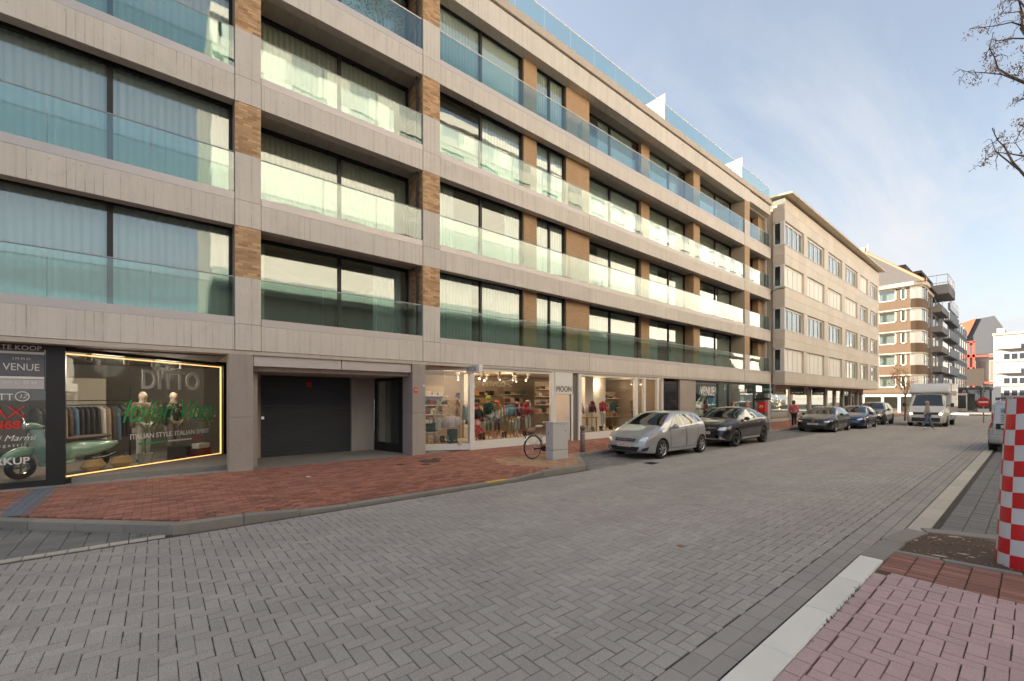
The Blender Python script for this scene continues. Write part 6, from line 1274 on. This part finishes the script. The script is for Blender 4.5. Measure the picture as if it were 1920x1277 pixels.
# spots on the ceiling
spots = [(-13.4, -1.2), (-14.0, -.6), (-14.6, -.1), (-15.2, .5), (-14.4, -2.4), (-13.5, -3.2), (-15.3, -1.2), (-16.2, .2)]
lbs = ['nearest the corner post', 'second along the slanted window', 'third along the slanted window', 'last along the slanted window', 'above the clothes rail', 'above the scooter', 'in the middle of the ceiling', 'at the back by the side wall']
for (x, y), lb in zip(spots, lbs):
    t = thing('spotlight', 'black ceiling spotlight in the left shop, '+lb, 'spotlight', (x, y, S0-.13), group='black spotlights in the left shop')
    MB().box(-.04, .04, -.1, .1, -.04, 0).tube([(0, 0, -.04), (0, 0, -.1)], .012).build('mount', 'black', t); MB().lathe([(0, .09), (.05, .09), (.055, -.07), (.045, -.07), (.04, 0), (0, 0)], (0, 0, -.16), 'z', 14).build('can', 'black', t); MB().lathe([(0, 0), (.035, 0)], (0, 0, -.215), 'z', 12).build('bulb', 'lamp_glow', t)
def lamp(x, y, z, e, c=(1, .72, .45), s=.12, typ='POINT'):
    ld = bpy.data.lights.new('shop_lamp', typ); ld.energy = e; ld.color = c
    if typ == 'POINT': ld.shadow_soft_size = s
    else: ld.size = s
    o = bpy.data.objects.new('shop_lamp', ld); link(o); o.location = (x, y, z); return o
for (x, y) in ((-14.2, -.9), (-15.2, .2), (-14.2, -3)): lamp(x, y, 2.7, 11, (1, .86, .7), s=.3)

# ================================================================ CLOTHING SHOP CONTENTS
FM = .41
def garment(loc, lb, top, legs, h=1.35, scarf=None, cap=None, rz=0):
    t = thing('clothes_stand', lb, 'clothes stand', loc, rz, 'dressed wooden stands in the clothing shop')
    MB().tube([(0, 0, 0), (0, 0, h)], .016).tube([(0, 0, .25), (.18, .1, 0)], .013).tube([(0, 0, .25), (-.14, .14, 0)], .013).tube([(0, 0, .25), (0, -.2, 0)], .013).build('wooden_stand', 'wood', t)
    z = h-.05; skinned('jacket', [(0, 0, z-.5, .12), (0, 0, z-.28, .125), (0, 0, z-.08, .12), (0, 0, z+.0, .05), (0, .16, z-.1, .055), (.03, .22, z-.33, .05), (.06, .2, z-.5, .042), (0, -.16, z-.1, .055), (.03, -.22, z-.33, .05), (.06, -.2, z-.5, .042)], [(0, 1), (1, 2), (2, 3), (2, 4), (4, 5), (5, 6), (2, 7), (7, 8), (8, 9)], top, t, 1)
    if legs: skinned('trousers', [(0, 0, z-.48, .11), (0, .07, z-.6, .07), (.02, .08, z-.85, .055), (.02, .08, z-1.08, .05), (0, -.07, z-.6, .07), (.02, -.08, z-.85, .055), (.02, -.08, z-1.08, .05)], [(0, 1), (1, 2), (2, 3), (0, 4), (4, 5), (5, 6)], legs, t, 1)
    if scarf: MB().ball((.02, 0, z+.02), (.1, .11, .06), 12, 6).box(.12, .15, -.03, .04, z-.35, z).build('scarf', scarf, t, smooth=True)
    if cap: MB().ball((0, 0, z+.16), (.1, .1, .1), 12, 8).build('cap', cap, t, smooth=True)
GL = [(-13.1, 9.62, 'black patterned jacket with lime cap and pale shirt', 'jk_green', 'jk_green', None, 'cap_lime', 1.42), (-13.1, 10.02, 'orange and camouflage coat over dark trousers', 'jk_camo', 'jk_dark', 'jk_neon', None, 1.4), (-13.0, 10.62, 'teal denim jacket over flowered trousers', 'jk_teal', 'floral', None, None, 1.35),
      (-13.05, 10.98, 'dark red patterned top over pale grey trousers', 'jk_maroon', 'lt_grey', 'jk_pink', None, 1.36), (-13.1, 11.6, 'bright red jacket with cream scarf', 'jk_red', 'lt_grey', 'cream', None, 1.42), (-13.2, 9.2, 'dark coat beside the red chair', 'jk_dark', 'lt_grey', None, None, 1.2),
      (-13.1, 14.3, 'grey brown coat near the doorway', 'jk_brown', 'jk_dark', 'jk_pink', None, 1.35), (-13.1, 14.75, 'brown jacket with a pink hood', 'jk_brown', None, 'jk_pink', None, 1.35), (-13.1, 15.6, 'maroon padded jacket over a blue skirt', 'jk_maroon', None, 'jk_maroon', None, 1.38), (-13.0, 16.25, 'red padded jacket with white trousers', 'jk_red', 'offwhite_cloth', None, None, 1.42), (-13.0, 17.0, 'dark green knitted jacket on a thin stand', 'jk_green', None, None, None, 1.42), (-13.2, 19.0, 'brown coat in the far window of the clothing shop', 'jk_brown', 'jk_dark', None, None, 1.5)]
for (x, y, lb, a, b, c, d, h) in GL: garment((x, y, FM), 'stand with '+lb, a, b, h, c, d)
rack((-14.2, 9.2, .31), R(88), 'rack of colourful children clothes behind the left dressed stands', 2.9, rk1, 41, 1.35); rack((-15.2, 10.4, .31), R(90), 'rear rack of dark and red clothes in the middle of the clothing shop', 2.2, ['jk_dark', 'jk_maroon', 'black', 'jk_red', 'jk_brown'], 42, 1.4)
rack((-14.3, 14.3, .31), R(88), 'rack of clothes behind the right window of the clothing shop', 3.2, rk1, 43, 1.3)
# shelves
def shelf(x, y0, y1, zs, lb, sd, mats_=('jk_maroon', 'jk_dark', 'cream', 'jk_pink', 'wood', 'lt_grey', 'jk_teal'), shm='white_paint', thick=.025):
    random.seed(sd); t = thing('wall_shelf', lb, 'shelf', (x, y0, 0)); L_ = y1-y0
    for z in zs: MB().box(-.32, 0, 0, L_, z, z+thick).build('shelf_board', shm, t)
    MB().box(-.34, -.32, 0, L_, zs[0]-.1, zs[-1]+.4).build('back_panel', 'interior_dark' if shm != 'white_paint' else 'shop_wall', t)
    y = .05
    for z in zs:
        y = .03
        while y < L_-.2:
            w_ = random.uniform(.14, .3); h = random.uniform(.08, .24); m_ = random.choice(mats_)
            o = MB().box(-.26, -.04, y, y+w_, z+thick+.001, z+thick+h).build('folded_goods', m_, t, bevel=.02); y += w_+random.uniform(.01, .08)
shelf(-14.3, 7.6, 8.6, (.95, 1.3, 1.65, 2.0), 'white shelves of baskets and soft toys behind the hanging chair', 31)
shelf(-16.6, 8.6, 9.8, (1.0, 1.4), 'low white shelf at the back left of the clothing shop', 32, shm='white_paint'); shelf(-16.7, 10.6, 12.9, (1.0, 1.35, 1.7, 2.05), 'long wooden shelf wall at the back of the clothing shop', 33, shm='wood', mats_=('jk_dark', 'black', 'wood', 'jk_brown', 'cream'))
shelf(-16.4, 13.2, 14.6, (.9, 1.3, 1.7, 2.1), 'shelves behind the doorway of the clothing shop', 34); shelf(-15.2, 14.2, 15.4, (1.2, 1.6, 2.0, 2.35), 'shelves behind the right window of the clothing shop', 35, mats_=('jk_dark', 'cream', 'wood', 'jk_brown')); shelf(-15.0, 18.4, 20.3, (.9, 1.4, 1.9), 'shelves in the far end window of the clothing shop', 36, mats_=('jk_brown', 'wood', 'jk_dark'))
def boots(x, y, m_, lb, s=1.0):
    t = thing('pair_of_boots', lb, 'boots', (x, y, FM+.0), random.uniform(-.3, .3), 'children boots on the shop window floor')
    for d in (-.055, .055): skinned('boot', [(0, d*s, .24*s, .045*s), (0, d*s, .05*s, .04*s), (.1*s, d*s, .035*s, .034*s)], [(0, 1), (1, 2)], m_, t, 1)
bl = [(-12.95, 9.75, 'jk_pink', 'pink boots under the lime capped stand'), (-12.9, 10.22, 'jk_dark', 'dark boots below the camouflage coat'), (-13.2, 10.35, 'jk_pink', 'tall pink boots behind the dark pair'), (-12.95, 10.85, 'jk_pink', 'pink hooded boots under the flowered trousers'), (-12.95, 11.3, 'black', 'black boots left of the red jacket'), (-13.1, 9.35, 'jk_maroon', 'maroon boots beside the red chair'),
      (-12.95, 7.55, 'jk_dark', 'first dark pair below the tulle skirt'), (-12.85, 7.75, 'jk_teal', 'second bluish pair below the tulle skirt'), (-12.8, 7.98, 'jk_pink', 'pink pair beside the white corner post'), (-12.9, 16.0, 'black', 'black boots under the red padded jacket'), (-12.9, 16.7, 'black', 'black boots under the green jacket'), (-12.9, 15.4, 'jk_brown', 'brown boots under the maroon jacket'), (-12.9, 14.6, 'jk_green', 'green boots near the doorway window')]
for x, y, m_, lb in bl: boots(x, y, m_, lb)
# chair with bag
t = thing('chair', 'small white chair holding a green bag at the shop corner', 'chair', (-13.55, 7.42, .31), R(0)); cm = MB()
for a in (-.17, .17):
    for b in (-.15, .15): MB().tube([(a, b, 0), (a, b, .42 if a > 0 else .85)], .018).build('leg', 'white_paint', t)
MB().box(-.19, .19, -.17, .17, .4, .43).build('seat', 'white_paint', t); MB().box(.15, .18, -.16, .16, .12, .15).box(.15, .18, -.16, .16, .26, .29).build('rung', 'white_paint', t); MB().box(-.185, -.16, -.16, .16, .55, .85).build('backrest', 'white_paint', t)
t = thing('handbag', 'dark green handbag standing on the small white chair', 'bag', (-13.5, 7.42, .745)); MB().box(-.08, .08, -.19, .19, 0, .3).build('bag_body', 'jk_green', t, bevel=.03); MB().tube([(.05, -.1, .3), (.05, -.08, .44), (.05, .08, .44), (.05, .1, .3)], .01).build('handle', 'black', t)
t = thing('red_chair', 'small red child chair with a doll behind the corner post', 'chair', (-12.85, 8.95, FM))
for a in (-.14, .14):
    for b in (-.14, .14): MB().tube([(a, b, 0), (a, b, .38 if a > 0 else .78)], .016).build('leg', 'red_paint', t)
MB().box(-.16, .16, -.16, .16, .32, .35).build('seat', 'red_paint', t); MB().box(-.15, -.13, -.14, .14, .5, .75).build('backrest', 'red_paint', t); MB().box(.13, .15, -.14, .14, .12, .15).build('rung', 'red_paint', t)
for (x, y, z, m_, lb) in ((-12.85, 8.95, FM+.36, 'red_paint', 'rag doll in red sitting on the small red chair'), (-12.75, 9.0, FM, 'jk_green', 'rag doll with red hat on the floor below the red chair')):
    t = thing('doll', lb, 'doll', (x, y, z)); MB().ball((0, 0, .12), (.06, .07, .12), 10, 7).tube([(0, .05, .1), (.12, .12, .02)], .03).tube([(0, -.05, .1), (.12, -.12, .02)], .03).build('body', m_, t, smooth=True); MB().ball((0, 0, .29), .065, 10, 8).build('head', 'skin', t, smooth=True); MB().ball((-.01, 0, .33), (.07, .07, .05), 10, 6).build('hat', 'red_paint', t, smooth=True)
t = thing('hanging_chair', 'round macrame hanging chair with clothes draped over it', 'hanging chair', (-13.5, 7.95, 0))
MB().tube([(.33*math.cos(a), .42*math.sin(a), 1.35-.12*math.sin(a)) for a in np.linspace(0, 2*PI, 29)], .016).tube([(.28*math.cos(a), .34*math.sin(a), .9) for a in np.linspace(0, 2*PI, 25)], .014).build('ring', 'cream', t); mb = MB()
for k in range(16): a = 2*PI*k/16; mb.tube([(.33*math.cos(a), .42*math.sin(a), 1.35-.12*math.sin(a)), (.28*math.cos(a+.3), .34*math.sin(a+.3), .9)], .006, 4).tube([(.33*math.cos(a), .42*math.sin(a), 1.35-.12*math.sin(a)), (.28*math.cos(a-.3), .34*math.sin(a-.3), .9)], .006, 4)
for a in (.4, 1.9, 3.5, 5.2): mb.tube([(.33*math.cos(a), .42*math.sin(a), 1.35-.12*math.sin(a)), (0, .0, 2.1)], .01, 5)
mb.tube([(0, 0, 2.1), (0, 0, 2.97)], .01, 5); mb.build('ropes', 'cream', t)
def tulle(mb, c, r_, h):
    n = 28; V = []
    for z, rr_ in ((0, .4), (-.35, .85), (-.75, 1.0), (-1, .95)): V += [(c[0]+r_*rr_*(1+.12*math.sin(k*2.3))*math.cos(2*PI*k/n), c[1]+r_*rr_*(1+.12*math.sin(k*2.3))*math.sin(2*PI*k/n), c[2]+h*z) for k in range(n)]
    mb.add(V, [(a*n+k, a*n+(k+1) % n, (a+1)*n+(k+1) % n, (a+1)*n+k) for a in range(3) for k in range(n)])
mb = MB(); tulle(mb, (-13.05, 7.9, 1.3), .27, .38); tulle(mb, (-12.95, 8.12, 1.28), .2, .3); tag(mb.build('tulle_skirt', 'tulle', smooth=True), 'pale pink tulle skirt in front of the hanging chair', 'skirt')
mb = MB(); tulle(mb, (-13.2, 7.55, 1.25), .12, .42); tag(mb.build('baby_dress', 'offwhite_cloth', smooth=True), 'cream baby dress hanging left of the tulle skirt', 'dress')
t = thing('arched_rack', 'light wooden arched rail behind the tulle skirt', 'rack', (-13.9, 8.3, .31)); MB().tube([(0, .55*math.cos(a), .9+.65*math.sin(a)) for a in np.linspace(0, PI, 16)]+[(0, -.55, 0)], .025).tube([(0, .55, .9), (0, .55, 0)], .025).build('arch', 'wood', t)
t = thing('wooden_bench', 'low wooden stool with a cloth top on the window floor', 'stool', (-13.25, 7.62, .31)); MB().box(-.14, .14, -.17, .17, .18, .3).build('seat', 'cream', t); [MB().tube([(a, b, 0), (a*.8, b*.8, .18)], .015).build('leg', 'wood', t) for a in (-.12, .12) for b in (-.14, .14)]
tag(MB().box(-13.0, -12.75, 7.75, 8.05, .32, .85).build('fabric_box', 'jk_green', bevel=.03), 'dark olive fabric box beneath the tulle skirt', 'box')
t = thing('display_table', 'wooden display table with a toy house in the right shop window', 'table', (-13.1, 15.2, FM)); MB().box(-.3, .3, -.35, .45, .62, .66).build('table_top', 'wood', t); [MB().box(a-.02, a+.02, b-.02, b+.02, 0, .62).build('leg', 'wood', t) for a in (-.26, .26) for b in (-.3, .4)]
t = thing('toy_house', 'small cream toy house on the floor by the bollard', 'toy', (-12.75, 14.65, FM+.0)); MB().box(-.1, .1, -.15, .15, 0, .2).build('house_body', 'cream', t); MB().add([(-.12, -.17, .2), (.12, -.17, .2), (0, -.17, .32), (-.12, .17, .2), (.12, .17, .2), (0, .17, .32)], [(0, 1, 2), (5, 4, 3), (0, 3, 4, 1), (1, 4, 5, 2), (2, 5, 3, 0)]).build('roof', 'jk_pink', t)
sp2 = [(-13.4, 8.9), (-13.6, 9.7), (-13.5, 10.4), (-13.6, 11.3), (-13.5, 12.0), (-14.6, 9.2), (-14.8, 10.8), (-14.6, 12.2), (-13.5, 14.6), (-13.6, 16.2), (-13.4, 19.2), (-13.5, 19.9)]
lb2 = ['nearest the corner post', 'second from the corner post', 'third from the corner post', 'fourth from the corner post', 'next to the MOON doorway', 'rear row, left', 'rear row, middle', 'rear row, right', 'first right of the doorway', 'above the red padded jacket', 'first of the far pair', 'second of the far pair']
for (x, y), lb in zip(sp2, lb2):
    t = thing('spotlight', 'white ceiling spotlight in the clothing shop, '+lb, 'spotlight', (x, y, S0-.13), R(random.uniform(0, 360)), 'white spotlights in the clothing shop')
    MB().box(-.07, .07, -.07, .07, -.1, 0).build('mount', 'white_paint', t, bevel=.01); MB().tube([(0, 0, -.1), (.05, 0, -.17)], .012).tube([(.0, 0, -.15), (.1, 0, -.28)], [.045, .055], 12).build('can', 'white_paint', t); MB().ball((.11, 0, -.29), .035, 10, 6).build('bulb', 'lamp_glow', t)
for (x, y, e) in ((-13.5, 8.2, 5), (-14, 9.6, 8.5), (-14, 11.3, 8.5), (-15.6, 10.5, 6), (-13.8, 14.8, 8.5), (-13.8, 16.8, 9), (-14, 19.3, 5)): lamp(x, y, 2.6, e, s=.25)
for y in (26, 30.5): lamp(-14, y, 2.6, 6, (1, .9, .78), .3)
for y in (38, 43): lamp(-13.9, y, 2.5, 10, s=.3)
text('CONTIN', .3, (-13.9, 10.5, 2.5), R(90), 'light_letter', B, flip=True, sx=1.0)
# flowering plant on the top balcony
random.seed(3); t = thing('potted_plant', 'pink flowering plant behind the glass of the top balcony', 'plant', (-12.9, 5.4, S0+SH*3+.6)); mb = MB(); tips = []
MB().lathe([(0, 0), (.16, 0), (.2, .35), (0, .35)], (0, 0, 0), 'z', 16).build('pot', 'roof_grey', t)
for i in range(7): branches(mb, (0, 0, .3), (random.gauss(0, .3), random.gauss(0, .45), 1.2), .9, .01, 1, tips, .5, 3)
mb.build('stem', 'bark', t); mb = MB(); leafcloud(mb, tips, 16, .1, .02, .04, 1.2); mb.build('foliage', 'leaf_green', t); mb = MB(); leafcloud(mb, tips[::2], 3, .12, .03, .045, .8); mb.build('flowers', 'flower_pink', t)
# planter and furniture on the roof terrace and balconies
tag(MB().box(-13.6, -12.8, 31.2, 34.2, 16.56, 17.15).build('terrace_sofa', 'slate_wall', bevel=.05), 'dark covered outdoor furniture at the far end of the roof terrace', 'furniture')
for (x, y, k, lb) in ((-12.95, 9.8, 2, 'white balcony chair behind the glass, third floor beside the near brick pier'), (-12.95, 22.5, 0, 'white balcony chair on the first floor in the far section'), (-12.95, 16.5, 1, 'white balcony table chair on the second floor in the middle section')):
    t = thing('balcony_chair', lb, 'chair', (x, y, S0+SH*k+.56), R(30)); MB().box(-.22, .22, -.22, .22, .4, .43).build('seat', 'white_plastic', t); MB().box(-.24, -.2, -.2, .2, .45, .85).build('backrest', 'white_plastic', t)
    for a in (-.2, .2):
        for b in (-.2, .2): MB().tube([(a, b, 0), (a, b, .4)], .015, 6).build('leg', 'white_plastic', t)
